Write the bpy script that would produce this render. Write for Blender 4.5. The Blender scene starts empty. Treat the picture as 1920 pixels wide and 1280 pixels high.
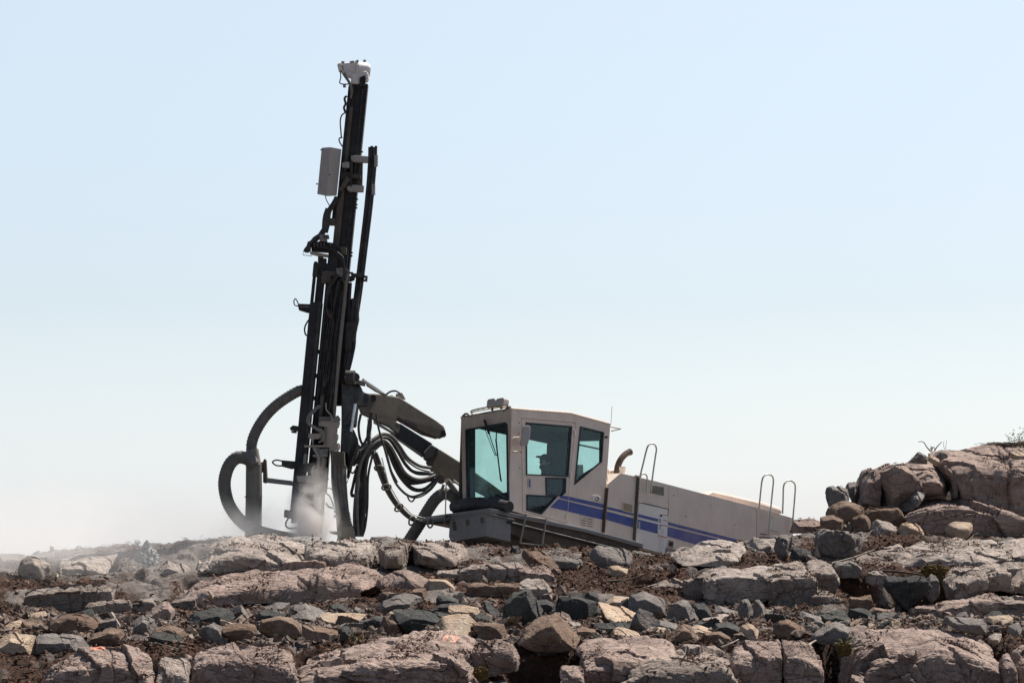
import bpy, bmesh, math, random
import numpy as np
from mathutils import Vector, Matrix
from mathutils.geometry import tessellate_polygon
# ------------------------------------------------------------------ camera, sky, sun, exposure
SC = bpy.context.scene
FOC, HOR = 5444.0, 1060.0
cam_d = bpy.data.cameras.new('camera'); cam = bpy.data.objects.new('camera', cam_d)
SC.collection.objects.link(cam); SC.camera = cam
cam.location = (0, 0, 0); cam.rotation_euler = (math.radians(90), 0, 0)
cam_d.sensor_width = 36; cam_d.lens = FOC/1920*36
cam_d.shift_y = (HOR-640)/1920; cam_d.clip_start = 0.5; cam_d.clip_end = 20000
SUN_EL, SUN_AZ = 56.0, 44.0        # azimuth from +Y (into the picture) towards +X (right)
W = bpy.data.worlds.new('World'); SC.world = W; W.use_nodes = True
nt = W.node_tree; bg = nt.nodes['Background']
HZ0, HZ1, HZ2, HZ3, HZ4 = (.33,.338,.375),(.312,.34,.385),(.228,.25,.283),(.27,.288,.292),(.02,.03,.04)
sky = nt.nodes.new('ShaderNodeTexSky'); sky.sky_type = 'NISHITA'; sky.sun_disc = False
sky.sun_elevation = math.radians(SUN_EL); sky.sun_rotation = math.radians(SUN_AZ)
sky.altitude = 0; sky.air_density = 1.0; sky.dust_density = 1.6; sky.ozone_density = 1.2
# thin bright summer haze low over the horizon, laid over the sky by the view's height above the horizon
tc = nt.nodes.new('ShaderNodeTexCoord'); sx = nt.nodes.new('ShaderNodeSeparateXYZ'); nt.links.new(tc.outputs['Generated'], sx.inputs[0])
hz = nt.nodes.new('ShaderNodeValToRGB'); nt.links.new(sx.outputs[2], hz.inputs[0]); E = hz.color_ramp.elements
while len(E) < 5: E.new(.5)
for q, (p, c) in zip(E, ((0., HZ0), (.03, HZ1), (.09, HZ2), (.20, HZ3), (.5, HZ4))): q.position = p; q.color = (*c, 1)
vd = nt.nodes.new('ShaderNodeVectorMath'); vd.operation = 'DOT_PRODUCT'; nt.links.new(tc.outputs['Generated'], vd.inputs[0]); vd.inputs[1].default_value = (math.sin(math.radians(SUN_AZ)), math.cos(math.radians(SUN_AZ)), 0)
mr = nt.nodes.new('ShaderNodeMapRange'); nt.links.new(vd.outputs['Value'], mr.inputs[0]); mr.inputs[1].default_value = -.25; mr.inputs[2].default_value = .5; mr.inputs[3].default_value = .38; mr.inputs[4].default_value = 1.; mr.interpolation_type = 'SMOOTHSTEP'
hb = nt.nodes.new('ShaderNodeBackground'); nt.links.new(hz.outputs[0], hb.inputs[0]); nt.links.new(mr.outputs[0], hb.inputs[1])
adds = nt.nodes.new('ShaderNodeAddShader'); nt.links.new(bg.outputs[0], adds.inputs[0]); nt.links.new(hb.outputs[0], adds.inputs[1])
nt.links.new(adds.outputs[0], nt.nodes['World Output'].inputs[0]); nt.links.new(sky.outputs[0], bg.inputs['Color'])
bg.inputs['Strength'].default_value = 0.05
sd = bpy.data.lights.new('sun', 'SUN'); sun = bpy.data.objects.new('sun', sd); SC.collection.objects.link(sun)
sd.energy = 5.0; sd.angle = math.radians(0.5); sd.color = (1.0, 0.93, 0.84)
_e, _a = math.radians(SUN_EL), math.radians(SUN_AZ)
SDIR = Vector((math.sin(_a)*math.cos(_e), math.cos(_a)*math.cos(_e), math.sin(_e)))
sun.rotation_euler = SDIR.to_track_quat('Z', 'Y').to_euler()
sun.location = (20, 30, 40)
SC.view_settings.view_transform = 'Standard'; SC.view_settings.look = 'None'
SC.view_settings.exposure = 0.65; SC.view_settings.gamma = 1.0
try:
    SC.cycles.volume_step_rate = 1.0; SC.cycles.volume_max_steps = 128; SC.cycles.volume_bounces = 10
    SC.cycles.max_bounces = 12; SC.cycles.transparent_max_bounces = 16
except Exception: pass
random.seed(7); RNG = np.random.default_rng(7)
COL = SC.collection
# ------------------------------------------------------------------ helpers
def P(px, py, Y): return Vector(((px-960)/FOC*Y, Y, (HOR-py)/FOC*Y))
def tag(o, label=None, cat=None, group=None, kind=None):
    if label: o['label'] = label
    if cat: o['category'] = cat
    if group: o['group'] = group
    if kind: o['kind'] = kind
    return o
def mesh_np(name, V, F, mat, smooth=True, quads=None):
    """V (n,3), F (m,k) array of faces"""
    me = bpy.data.meshes.new(name); V = np.ascontiguousarray(V, dtype=np.float32); F = np.ascontiguousarray(F, dtype=np.int32)
    k = F.shape[1]; m = len(F)
    me.vertices.add(len(V)); me.vertices.foreach_set('co', V.ravel())
    me.loops.add(m*k); me.loops.foreach_set('vertex_index', F.ravel())
    me.polygons.add(m); me.polygons.foreach_set('loop_start', np.arange(0, m*k, k, dtype=np.int32))
    me.polygons.foreach_set('use_smooth', np.full(m, smooth))
    me.update(calc_edges=True); me.validate()
    if mat: me.materials.append(mat)
    o = bpy.data.objects.new(name, me); COL.objects.link(o); return o
def empty(name, loc):
    o = bpy.data.objects.new(name, None); COL.objects.link(o); o.location = loc; o.empty_display_size = .2; return o
def crom(pts, n=6):
    pts = [Vector(p) for p in pts]
    if len(pts) < 3: return pts
    q = [pts[0]*2-pts[1]]+pts+[pts[-1]*2-pts[-2]]; out = []
    for i in range(1, len(q)-2):
        a, b, c, d = q[i-1:i+3]
        for k in range(n):
            t = k/n
            out.append(0.5*((2*b)+(c-a)*t+(2*a-5*b+4*c-d)*t*t+(3*b-a-3*c+d)*t**3))
    out.append(pts[-1]); return out
def resample(pts, step):
    out = [pts[0]]; acc = 0
    for a, b in zip(pts, pts[1:]):
        L = (b-a).length; t = step-acc
        while t <= L:
            out.append(a.lerp(b, t/L)); t += step
        acc = (acc+L) % step if L else acc
    return out
_JIT = 0
class MB:
    def __init__(s): s.v = []; s.f = []; s.sm = []
    def add(s, vs, fs, sm=False):
        b = len(s.v); s.v += [tuple(x) for x in vs]; s.f += [tuple(b+i for i in f) for f in fs]; s.sm += [sm]*len(fs); return s
    def extr(s, front, vec):
        n = len(front); vec = Vector(vec); back = [Vector(p)+vec for p in front]
        tri = tessellate_polygon([[Vector(p) for p in front]])
        fs = [tuple(t) for t in tri]+[tuple(n+i for i in reversed(t)) for t in tri] if n > 4 else [tuple(range(n)), tuple(reversed(range(n, 2*n)))]
        fs += [(i, i+n, (i+1) % n+n, (i+1) % n) for i in range(n)]
        return s.add(list(front)+back, fs)
    def prism(s, poly, Y, d):
        global _JIT; _JIT += 1; Y = Y+((_JIT*7919) % 13-6)*.0006; return s.extr([P(x, y, Y) for x, y in poly], (0, d, 0))
    def plate(s, outer, holes, vec):
        rings = [outer]+holes; flat = [Vector(p) for r in rings for p in r]; n = len(flat)
        tri = tessellate_polygon([[Vector(p) for p in r] for r in rings])
        fs = [tuple(t) for t in tri]+[tuple(n+i for i in reversed(t)) for t in tri]
        b = 0
        for r in rings:
            m = len(r); fs += [(b+i, b+i+n, b+(i+1) % m+n, b+(i+1) % m) for i in range(m)]; b += m
        return s.add(flat+[p+Vector(vec) for p in flat], fs)
    def tube(s, pts, r, seg=8, smooth=0, rib=0, pitch=.03, taper=None):
        pts = [Vector(p) for p in pts]
        if smooth: pts = crom(pts, smooth)
        if rib: pts = resample(pts, pitch/2)
        n = len(pts); vs = []; up = None
        for i, p in enumerate(pts):
            t = (pts[min(i+1, n-1)]-pts[max(i-1, 0)]).normalized()
            if up is None: up = t.orthogonal().normalized()
            a = (up-t*up.dot(t)); a = a.normalized() if a.length > 1e-6 else t.orthogonal().normalized(); up = a; b = t.cross(a)
            rr = r if not callable(r) else r(i/(n-1))
            if taper: rr *= 1+(taper-1)*i/(n-1)
            if rib: rr *= 1+(rib if i % 2 else -rib)
            vs += [p+(a*math.cos(2*math.pi*k/seg)+b*math.sin(2*math.pi*k/seg))*rr for k in range(seg)]
        fs = [(i*seg+k, i*seg+(k+1) % seg, (i+1)*seg+(k+1) % seg, (i+1)*seg+k) for i in range(n-1) for k in range(seg)]
        s.add(vs, fs, True); m = len(vs)
        s.add(vs[:seg], [tuple(reversed(range(seg)))]); s.add(vs[-seg:], [tuple(range(seg))]); return s
    def box(s, c, ax, ay, az):
        c, ax, ay, az = map(Vector, (c, ax, ay, az))
        vs = [c+ax*i+ay*j+az*k for k in (-1, 1) for j in (-1, 1) for i in (-1, 1)]
        return s.add(vs, [(0, 2, 3, 1), (4, 5, 7, 6), (0, 1, 5, 4), (2, 6, 7, 3), (0, 4, 6, 2), (1, 3, 7, 5)])
    def build(s, name, mat, parent=None, bevel=0, label=None):
        me = bpy.data.meshes.new(name); me.from_pydata(s.v, [], s.f); me.materials.append(mat)
        bm = bmesh.new(); bm.from_mesh(me); bmesh.ops.recalc_face_normals(bm, faces=bm.faces); bm.to_mesh(me); bm.free()
        if len(me.polygons) == len(s.sm): me.polygons.foreach_set('use_smooth', s.sm)
        o = bpy.data.objects.new(name, me); COL.objects.link(o)
        if parent is not None:
            o.parent = parent
            if parent.type == 'EMPTY': o.matrix_parent_inverse = Matrix.Translation(-parent.location)
        if bevel:
            b = o.modifiers.new('bevel', 'BEVEL'); b.width = bevel; b.segments = 2; b.limit_method = 'ANGLE'; b.angle_limit = math.radians(35)
        if label: o['label'] = label
        return o
# ---- numpy noise
_perm = np.random.default_rng(3).permutation(256); _perm = np.concatenate([_perm, _perm, _perm])
_g = np.random.default_rng(4).normal(size=(256, 3)); _g /= np.linalg.norm(_g, axis=1)[:, None]
def pn(Q):
    i = np.floor(Q).astype(int); f = Q-i; u = f*f*f*(f*(f*6-15)+10); i &= 255; out = 0
    for dx in (0, 1):
        wx = u[:, 0] if dx else 1-u[:, 0]
        for dy in (0, 1):
            wy = u[:, 1] if dy else 1-u[:, 1]
            for dz in (0, 1):
                wz = u[:, 2] if dz else 1-u[:, 2]
                h = _perm[_perm[_perm[i[:, 0]+dx]+i[:, 1]+dy]+i[:, 2]+dz]
                out = out+wx*wy*wz*((f-np.array((dx, dy, dz)))*_g[h]).sum(1)
    return out*1.4
def fbm(Q, o=4, g=.5):
    r = 0; a = 1
    for k in range(o): r = r+a*pn(Q*2**k+k*17.3); a *= g
    return r
def cells(x, y):
    ix, iy = np.floor(x).astype(int), np.floor(y).astype(int); f1 = np.full(x.shape, 9.); f2 = f1.copy(); cid = np.zeros(x.shape, int); cx = np.zeros(x.shape); cy = cx.copy()
    for a in (-1, 0, 1):
        for b in (-1, 0, 1):
            jx, jy = ix+a, iy+b; h = _perm[_perm[jx & 255]+(jy & 255)]
            px, py = jx+_g[h, 0]*.4+.5, jy+_g[h, 1]*.4+.5; d = np.hypot(px-x, py-y)
            n = d < f1; f2 = np.where(n, f1, np.minimum(f2, d)); cid = np.where(n, h, cid); cx = np.where(n, px, cx); cy = np.where(n, py, cy); f1 = np.where(n, d, f1)
    return f1, f2, cid, cx, cy
# ------------------------------------------------------------------ materials
def newmat(name):
    m = bpy.data.materials.new(name); m.use_nodes = True; t = m.node_tree; return m, t, t.nodes['Principled BSDF']
class N:
    def __init__(s, t):
        s.t = t; g = t.nodes.new('ShaderNodeNewGeometry'); s.pos = g.outputs['Position']
    def L(s, a, b): s.t.links.new(a, b)
    def vec(s, sc, rot=(0, 0, 0)):
        m = s.t.nodes.new('ShaderNodeMapping'); s.L(s.pos, m.inputs[0]); m.inputs['Scale'].default_value = sc; m.inputs['Rotation'].default_value = rot; return m.outputs[0]
    def noise(s, scale, detail=4, rough=.55, dist=0, vec=None):
        n = s.t.nodes.new('ShaderNodeTexNoise'); s.L(vec or s.pos, n.inputs['Vector']); n.inputs['Scale'].default_value = scale
        n.inputs['Detail'].default_value = detail; n.inputs['Roughness'].default_value = rough; n.inputs['Distortion'].default_value = dist; return n.outputs['Fac']
    def ramp(s, x, stops):
        r = s.t.nodes.new('ShaderNodeValToRGB'); s.L(x, r.inputs[0]); e = r.color_ramp.elements
        while len(e) < len(stops): e.new(.5)
        for q, (p, c) in zip(e, stops):
            q.position = p; q.color = (c, c, c, 1) if isinstance(c, (int, float)) else (*c, 1)
        return r.outputs[0]
    def mix(s, f, a, b, mode='MIX'):
        m = s.t.nodes.new('ShaderNodeMix'); m.data_type = 'RGBA'; m.blend_type = mode
        for k, x in ((0, f), (6, a), (7, b)):
            if isinstance(x, (int, float)): m.inputs[k].default_value = x
            elif isinstance(x, tuple): m.inputs[k].default_value = (*x, 1)
            else: s.L(x, m.inputs[k])
        return m.outputs[2]
    def math(s, op, a, b):
        m = s.t.nodes.new('ShaderNodeMath'); m.operation = op
        for k, x in ((0, a), (1, b)):
            if isinstance(x, (int, float)): m.inputs[k].default_value = x
            else: s.L(x, m.inputs[k])
        return m.outputs[0]
    def bump(s, h, strength, dist, bsdf, prev=None):
        b = s.t.nodes.new('ShaderNodeBump'); b.inputs['Strength'].default_value = strength; b.inputs['Distance'].default_value = dist; s.L(h, b.inputs['Height'])
        if prev: s.L(prev, b.inputs['Normal'])
        s.L(b.outputs[0], bsdf.inputs['Normal']); return b.outputs[0]
def rock_mat(name, c1, c2, c3, dark=(.03, .028, .028), lich=.5, crack=.5, strata=(0, .15, 0), pale=(.42, .38, .35), pk=.62):
    m, t, b = newmat(name); n = N(t)
    big = n.noise(1.3, 5, .6, .6); med = n.noise(6, 8, .65, .4); fine = n.noise(55, 6, .7)
    col = n.mix(n.ramp(big, [(.35, 0.), (.62, 1.)]), c1, c2)
    col = n.mix(n.ramp(med, [(.42, 0.), (.66, .8)]), col, c3)
    sv = n.vec((4, 4, 22), strata); st = n.noise(1.6, 6, .7, 1.2, sv)
    col = n.mix(n.ramp(st, [(.5, 0.), (.72, .55)]), col, pale)
    col = n.mix(n.ramp(n.noise(2.2, 6, .6, .3), [(pk, 0.), (pk+.08, .7)]), col, pale)
    col = n.mix(n.ramp(n.noise(1.1, 4, .5, .3), [(.42, 0.), (.66, .55)]), col, n.mix(1., col, (.55, .53, .53), 'MULTIPLY'))
    col = n.mix(n.ramp(n.noise(3.1, 9, .72, .2), [(1-lich*.9, 0.), (1-lich*.9+.06, .85)]), col, dark)
    ck = n.math('ABSOLUTE', n.math('SUBTRACT', n.noise(1.7, 3, .55, .8, n.vec((1, 1, 1.9), (.3, .5, 0))), .5), 0)
    ckr = n.ramp(ck, [(0., 0.), (.006, .2), (.013, 1.)])
    ck2 = n.ramp(n.math('ABSOLUTE', n.math('SUBTRACT', n.noise(3.4, 2, .5, .5, n.vec((1, 1, .7), (.9, .2, .4))), .5), 0), [(0., .35), (.01, 1.)])
    cc = n.mix(1.0, ckr, ck2, 'MULTIPLY')
    col = n.mix(crack, col, n.mix(1.0, col, n.mix(.25, cc, (1, 1, 1)), 'MULTIPLY'))
    spk = n.ramp(fine, [(.3, .62), (.7, 1.25)])
    col = n.mix(1.0, col, spk, 'MULTIPLY')
    n.L(col, b.inputs['Base Color']); b.inputs['Roughness'].default_value = .92; b.inputs['Specular IOR Level'].default_value = .25
    p = n.bump(cc, .9*crack, .03, b)
    p = n.bump(st, .8, .035, b, p)
    p = n.bump(n.noise(13, 9, .7), .7, .016, b, p)
    n.bump(fine, .4, .004, b, p)
    return m
def paint(name, col, dust=(.30, .26, .22), amt=.35, rough=.5, metal=0., sc=3., dark=.25, bump=.1):
    m, t, b = newmat(name); n = N(t)
    c = n.mix(n.math('MULTIPLY', n.ramp(n.noise(sc, 7, .65, .3), [(.38, 0.), (.7, 1.)]), amt), col, dust)
    c = n.mix(n.math('MULTIPLY', n.ramp(n.noise(2.2, 6, .7, .2, n.vec((9, 9, .8))), [(.48, 0.), (.75, 1.)]), dark), c, tuple(x*.35 for x in col))
    c = n.mix(n.math('MULTIPLY', n.ramp(n.noise(38, 4, .7), [(.62, 0.), (.72, 1.)]), dark*.8), c, tuple(x*.4 for x in dust))
    n.L(c, b.inputs['Base Color']); b.inputs['Metallic'].default_value = metal
    n.L(n.ramp(n.noise(8, 4), [(.3, max(.05, rough-.12)), (.7, min(1, rough+.2))]), b.inputs['Roughness'])
    n.bump(n.noise(25, 5), bump, .01, b); return m
M = {}
M['beige'] = paint('beige_paint', (.77, .64, .54), (.58, .475, .39), .5, .55, dark=.22)
M['cabfront'] = paint('beige_paint_dusty', (.54, .44, .355), (.36, .28, .21), .75, .6, dark=.3)
M['creamp'] = paint('cream_paint', (.80, .75, .68), (.65, .6, .52), .3, .55, dark=.15)
M['blue'] = paint('blue_stripe_paint', (.048, .075, .30), (.22, .22, .28), .3, .5, dark=.1)
M['blue2'] = paint('faded_blue_paint', (.095, .10, .30), (.28, .25, .30), .45, .55, dark=.15)
M['skirt'] = paint('grey_skirt_paint', (.20, .195, .19), (.3, .27, .24), .3, .6)
M['black'] = paint('black_metal', (.010, .010, .014), (.045, .042, .042), .35, .62, sc=5, dark=.1)
M['black2'] = paint('dusty_black_metal', (.022, .021, .022), (.09, .085, .075), .5, .7, sc=5, dark=.1)
M['olive'] = paint('dusty_dark_paint', (.072, .061, .047), (.155, .135, .108), .6, .75, sc=4)
M['pipe'] = paint('dusty_tube', (.16, .145, .12), (.24, .22, .19), .5, .7, sc=6)
M['grey'] = paint('grey_dusty_metal', (.17, .165, .155), (.3, .27, .24), .6, .75, sc=7)
M['lgrey'] = paint('light_grey_paint', (.34, .32, .30), (.36, .31, .27), .4, .6, sc=6)
M['dustm'] = paint('rock_dust_covered_metal', (.30, .27, .235), (.42, .36, .31), .7, .9, sc=9)
M['white'] = paint('white_paint', (.72, .69, .65), (.45, .4, .36), .5, .5, sc=8)
M['rubber'] = paint('black_rubber', (.018, .018, .02), (.10, .095, .085), .45, .6, sc=9, dark=.1)
M['hose'] = paint('grey_rubber_hose', (.105, .10, .092), (.22, .20, .175), .5, .8, sc=7)
M['gasket'] = paint('window_rubber', (.012, .016, .028), (.05, .05, .06), .25, .5, sc=9)
M['chrome'] = paint('chrome', (.62, .60, .58), (.4, .36, .32), .2, .2, 1., dark=.1)
M['steel'] = paint('steel_tube', (.50, .48, .44), (.45, .41, .35), .3, .42, .25, dark=.2)
M['rust'] = paint('rusty_exhaust', (.135, .085, .062), (.05, .042, .04), .8, .85, sc=6)
M['deck'] = paint('deck_metal', (.17, .17, .175), (.28, .25, .22), .4, .6, sc=6)
M['under'] = paint('muddy_steel', (.055, .042, .032), (.13, .095, .07), .6, .85, sc=6)
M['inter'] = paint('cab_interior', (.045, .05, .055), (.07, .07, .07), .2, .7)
M['cloth'] = paint('work_jacket', (.035, .04, .05), (.05, .05, .055), .2, .9)
M['skin'] = paint('skin', (.42, .26, .19), (.4, .25, .18), .1, .6, dark=.02)
M['capm'] = paint('cap_cloth', (.03, .03, .035), (.04, .04, .04), .2, .9)
M['decal'] = paint('white_decal', (.75, .74, .74), (.6, .58, .55), .2, .5, dark=.05)
M['ink'] = paint('decal_ink', (.03, .03, .035), (.05, .05, .05), .1, .5)
M['red'] = paint('decal_red', (.55, .09, .05), (.5, .2, .12), .2, .5)
M['orange'] = paint('orange_spray_paint', (.70, .24, .14), (.62, .36, .27), .5, .8)
M['lamp'] = paint('lamp_glass', (.10, .10, .10), (.2, .18, .16), .3, .35)
m, t, b = newmat('tinted_glass'); t.nodes.remove(b)
tr = t.nodes.new('ShaderNodeBsdfTransparent'); tr.inputs[0].default_value = (.68, .885, .865, 1)
gl = t.nodes.new('ShaderNodeBsdfGlossy'); gl.inputs['Roughness'].default_value = .03; gl.inputs['Color'].default_value = (.8, .95, .95, 1)
lw = t.nodes.new('ShaderNodeLayerWeight'); lw.inputs[0].default_value = .5
pw_ = t.nodes.new('ShaderNodeMath'); pw_.operation = 'POWER'; pw_.inputs[1].default_value = 4.; t.links.new(lw.outputs['Facing'], pw_.inputs[0])
ml_ = t.nodes.new('ShaderNodeMath'); ml_.operation = 'MULTIPLY_ADD'; ml_.inputs[1].default_value = .6; ml_.inputs[2].default_value = .045; t.links.new(pw_.outputs[0], ml_.inputs[0])
mx = t.nodes.new('ShaderNodeMixShader'); t.links.new(ml_.outputs[0], mx.inputs[0]); t.links.new(tr.outputs[0], mx.inputs[1]); t.links.new(gl.outputs[0], mx.inputs[2])
dd = t.nodes.new('ShaderNodeBsdfDiffuse'); dd.inputs[0].default_value = (.25, .35, .34, 1)
mx2 = t.nodes.new('ShaderNodeMixShader'); nn = N(t); t.links.new(nn.math('MULTIPLY', nn.ramp(nn.noise(2.5, 5, .6, 1.), [(.35, .25), (.75, 1.)]), .16), mx2.inputs[0])
t.links.new(mx.outputs[0], mx2.inputs[1]); t.links.new(dd.outputs[0], mx2.inputs[2])
t.links.new(mx2.outputs[0], t.nodes['Material Output'].inputs[0]); M['glass'] = m
# rocks
M['pink'] = rock_mat('pink_granite', (0.346, 0.255, 0.214), (0.410, 0.313, 0.268), (0.243, 0.173, 0.146), lich=.40, crack=.6, pale=(0.367, 0.302, 0.272))
M['ledge'] = rock_mat('grey_pink_bedrock', (0.300, 0.242, 0.205), (0.392, 0.324, 0.280), (0.204, 0.162, 0.138), lich=.47, crack=.6, strata=(.15, .1, 0), pale=(0.402, 0.350, 0.309))
M['palel'] = rock_mat('pale_bedrock', (0.372, 0.313, 0.274), (0.428, 0.367, 0.321), (0.298, 0.244, 0.212), lich=.40, crack=.6, pale=(0.513, 0.446, 0.392))
M['brown'] = rock_mat('brown_stone', (0.187, 0.115, 0.076), (0.255, 0.178, 0.132), (0.128, 0.081, 0.060), lich=.25, crack=.25, strata=(.5, .3, 0), pale=(0.306, 0.246, 0.196))
M['tan'] = rock_mat('tan_stone', (0.447, 0.316, 0.216), (0.531, 0.425, 0.321), (0.350, 0.241, 0.166), lich=.15, crack=.2, strata=(.3, .6, 0), pale=(0.596, 0.524, 0.443))
M['slate'] = rock_mat('blue_grey_stone', (0.051, 0.053, 0.052), (0.078, 0.078, 0.071), (0.033, 0.033, 0.035), lich=.3, crack=.2, strata=(.8, .5, 0), pale=(0.134, 0.131, 0.112), pk=.6)
M['greyr'] = rock_mat('grey_stone', (0.193, 0.168, 0.151), (0.244, 0.217, 0.200), (0.130, 0.114, 0.108), lich=.32, crack=.25, strata=(.4, .9, 0), pale=(0.353, 0.319, 0.288))
# ground: bedrock and peat, told apart by a mask built with the terrain
m, t, b = newmat('soil_and_bedrock'); n = N(t)
at = t.nodes.new('ShaderNodeAttribute'); at.attribute_name = 'soil'
ad = t.nodes.new('ShaderNodeAttribute'); ad.attribute_name = 'dust'
rk = n.mix(n.ramp(n.noise(2.0, 6, .6, .5), [(.35, 0.), (.65, 1.)]), (.17, .14, .125), (.28, .25, .23))
rk = n.mix(n.ramp(n.noise(5, 8, .7, .2), [(.55, 0.), (.62, .8)]), rk, (.075, .06, .052))
so = n.mix(n.ramp(n.noise(9, 8, .7), [(.35, 0.), (.65, 1.)]), (.024, .014, .010), (.14, .072, .048))
so = n.mix(n.ramp(n.noise(1.4, 4, .6), [(.5, 0.), (.7, .7)]), so, (.05, .038, .032))
c = n.mix(n.ramp(n.math('ADD', at.outputs['Fac'], n.math('MULTIPLY', n.math('SUBTRACT', n.noise(12, 6, .7), .5), .6)), [(.42, 0.), (.56, 1.)]), rk, so)
c = n.mix(n.math('MULTIPLY', ad.outputs['Fac'], n.ramp(n.noise(10, 5, .7), [(.3, .5), (.6, 1.)])), c, (.40, .385, .37))
c = n.mix(1., c, n.ramp(n.noise(60, 5, .7), [(.3, .55), (.7, 1.3)]), 'MULTIPLY')
n.L(c, b.inputs['Base Color']); b.inputs['Roughness'].default_value = .95; b.inputs['Specular IOR Level'].default_value = .2
p = n.bump(n.noise(9, 9, .75), 1., .07, b); n.bump(n.noise(45, 6, .75), .9, .02, b, p)
M['ground'] = m
def simple(name, stops, sc, rough=.9):
    m, t, b = newmat(name); n = N(t); n.L(n.ramp(n.noise(sc, 3, .6), stops), b.inputs['Base Color']); b.inputs['Roughness'].default_value = rough; b.inputs['Specular IOR Level'].default_value = .2; return m
M['litter'] = simple('peat_litter', [(.3, (.018, .011, .009)), (.5, (.075, .037, .024)), (.62, (.19, .11, .075)), (.74, (.42, .33, .27))], 26)
M['gravel'] = simple('gravel', [(.3, (.035, .03, .028)), (.46, (.10, .072, .058)), (.6, (.22, .16, .13)), (.74, (.42, .36, .31))], 14)
M['ggrey'] = simple('grey_gravel', [(.3, (.16, .17, .17)), (.7, (.40, .41, .40))], 30)
M['wood'] = simple('dead_wood', [(.3, (.20, .16, .125)), (.7, (.50, .43, .36))], 20)
M['twig'] = simple('dark_twig', [(.3, (.035, .025, .02)), (.7, (.12, .09, .07))], 20)
M['moss'] = simple('moss', [(.3, (.05, .035, .012)), (.7, (.15, .10, .03))], 20)
M['leaf'] = simple('leaf', [(.3, (.03, .05, .02)), (.7, (.09, .10, .04))], 20)
M['yleaf'] = simple('yellow_leaf', [(.3, (.25, .30, .03)), (.7, (.35, .38, .05))], 20)
# ------------------------------------------------------------------ terrain
def T(s): return [tuple(map(float, q.split(':'))) for q in s.split()]
ROWS = [(24, T('0:1360')), (30, T('0:1340')), (31.3, T('0:1320')), (32.2, T('0:1282')), (33, T('0:1234 500:1226 1000:1228 1500:1228 1900:1218')),
 (34, T('0:1208 600:1202 1200:1204 1920:1192')), (36, T('0:1192 600:1186 1200:1188 1920:1180')), (38, T('0:1176 600:1168 1200:1170 1920:1172')),
 (40, T('0:1160 300:1160 600:1153 1200:1156 1920:1168')),
 (41.5, T('0:1150 300:1154 600:1138 700:1125 900:1128 1100:1124 1200:1134 1440:1148 1600:1148 1920:1164')),
 (42.5, T('0:1112 200:1134 360:1136 500:1130 700:1106 860:1110 1000:1112 1100:1100 1200:1104 1300:1122 1440:1132 1600:1118 1750:1128 1920:1135')),
 (43.5, T('0:1085 150:1092 300:1100 450:1098 680:1085 800:1072 900:1074 1050:1077 1150:1085 1280:1075 1450:1066 1600:1064 1700:1080 1800:1068 1920:1058')),
 (45, T('0:1068 200:1072 400:1070 560:1062 700:1052 850:1052 1000:1053 1100:1060 1250:1062 1400:1048 1550:1040 1700:1040 1920:1030')),
 (46.5, T('0:1050 100:1044 250:1034 400:1022 500:1018 650:1018 800:1022 950:1030 1100:1037 1200:1044 1280:1046 1350:1032 1450:1016 1550:1006 1700:1004 1920:1002')),
 (47.5, T('0:1043 100:1036 200:1026 300:1021 400:1013 500:1010 650:1012 800:1015 950:1024 1100:1031 1200:1038 1270:1042 1340:1026 1480:1004 1550:992 1700:990 1920:985')),
 (48.6, T('0:1052 300:1040 400:1032 600:1030 900:1048 1100:1072 1300:1105 1400:1110 1500:1060 1545:1000 1600:945 1700:905 1800:905 1920:900')),
 (50, T('0:1066 400:1040 600:1035 900:1052 1200:1108 1400:1140 1500:1110 1560:1000 1610:930 1700:890 1800:870 1920:850')),
 (53, T('0:1078 600:1070 900:1070 1200:1120 1500:1150 1600:1090 1700:1000 1920:920')), (57, T('0:1090 1500:1140 1700:1080 1920:1040'))]
_pxg = np.arange(-600, 2640, 20.)
_RY = np.array([r[0] for r in ROWS]); _RZ = np.array([(HOR-np.interp(_pxg, [a for a, b in r[1]], [b for a, b in r[1]]))/FOC*r[0] for r in ROWS])
_RY = np.concatenate([[-3000, -50, 0, 18], _RY, [75, 150, 3000]])
_RZ = np.concatenate([np.full((4, len(_pxg)), -1.75), _RZ, np.full((1, len(_pxg)), -1.4), np.full((1, len(_pxg)), -4.), np.full((1, len(_pxg)), -60.)])
def base_z(X, Y):
    px = np.clip(960+X/np.maximum(Y, 20)*FOC, -590, 2580); a = (px+600)/20; i = np.floor(a).astype(int); fx = a-i
    k = np.clip(np.searchsorted(_RY, Y)-1, 0, len(_RY)-2); t = (Y-_RY[k])/(_RY[k+1]-_RY[k])
    z0 = _RZ[k, i]*(1-fx)+_RZ[k, i+1]*fx; z1 = _RZ[k+1, i]*(1-fx)+_RZ[k+1, i+1]*fx
    return z0*(1-t)+z1*t
def soil_mask(X, Y):
    Q = np.stack([X, Y*.6, X*0], 1); s = .5+.75*fbm(Q*.9, 4)
    s = s+np.where((Y > 31.5) & (Y < 34.5), .25, 0)+np.where((Y > 41.3) & (Y < 43), .12, 0)
    px = 960+X/Y*FOC; s = s+.25*np.exp(-((px-1150)/260)**2)*((Y > 42) & (Y < 47)); s = s-.5*np.exp(-((px-520)/190)**2)*(Y > 45)
    return np.clip(s, 0, 1)
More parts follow.
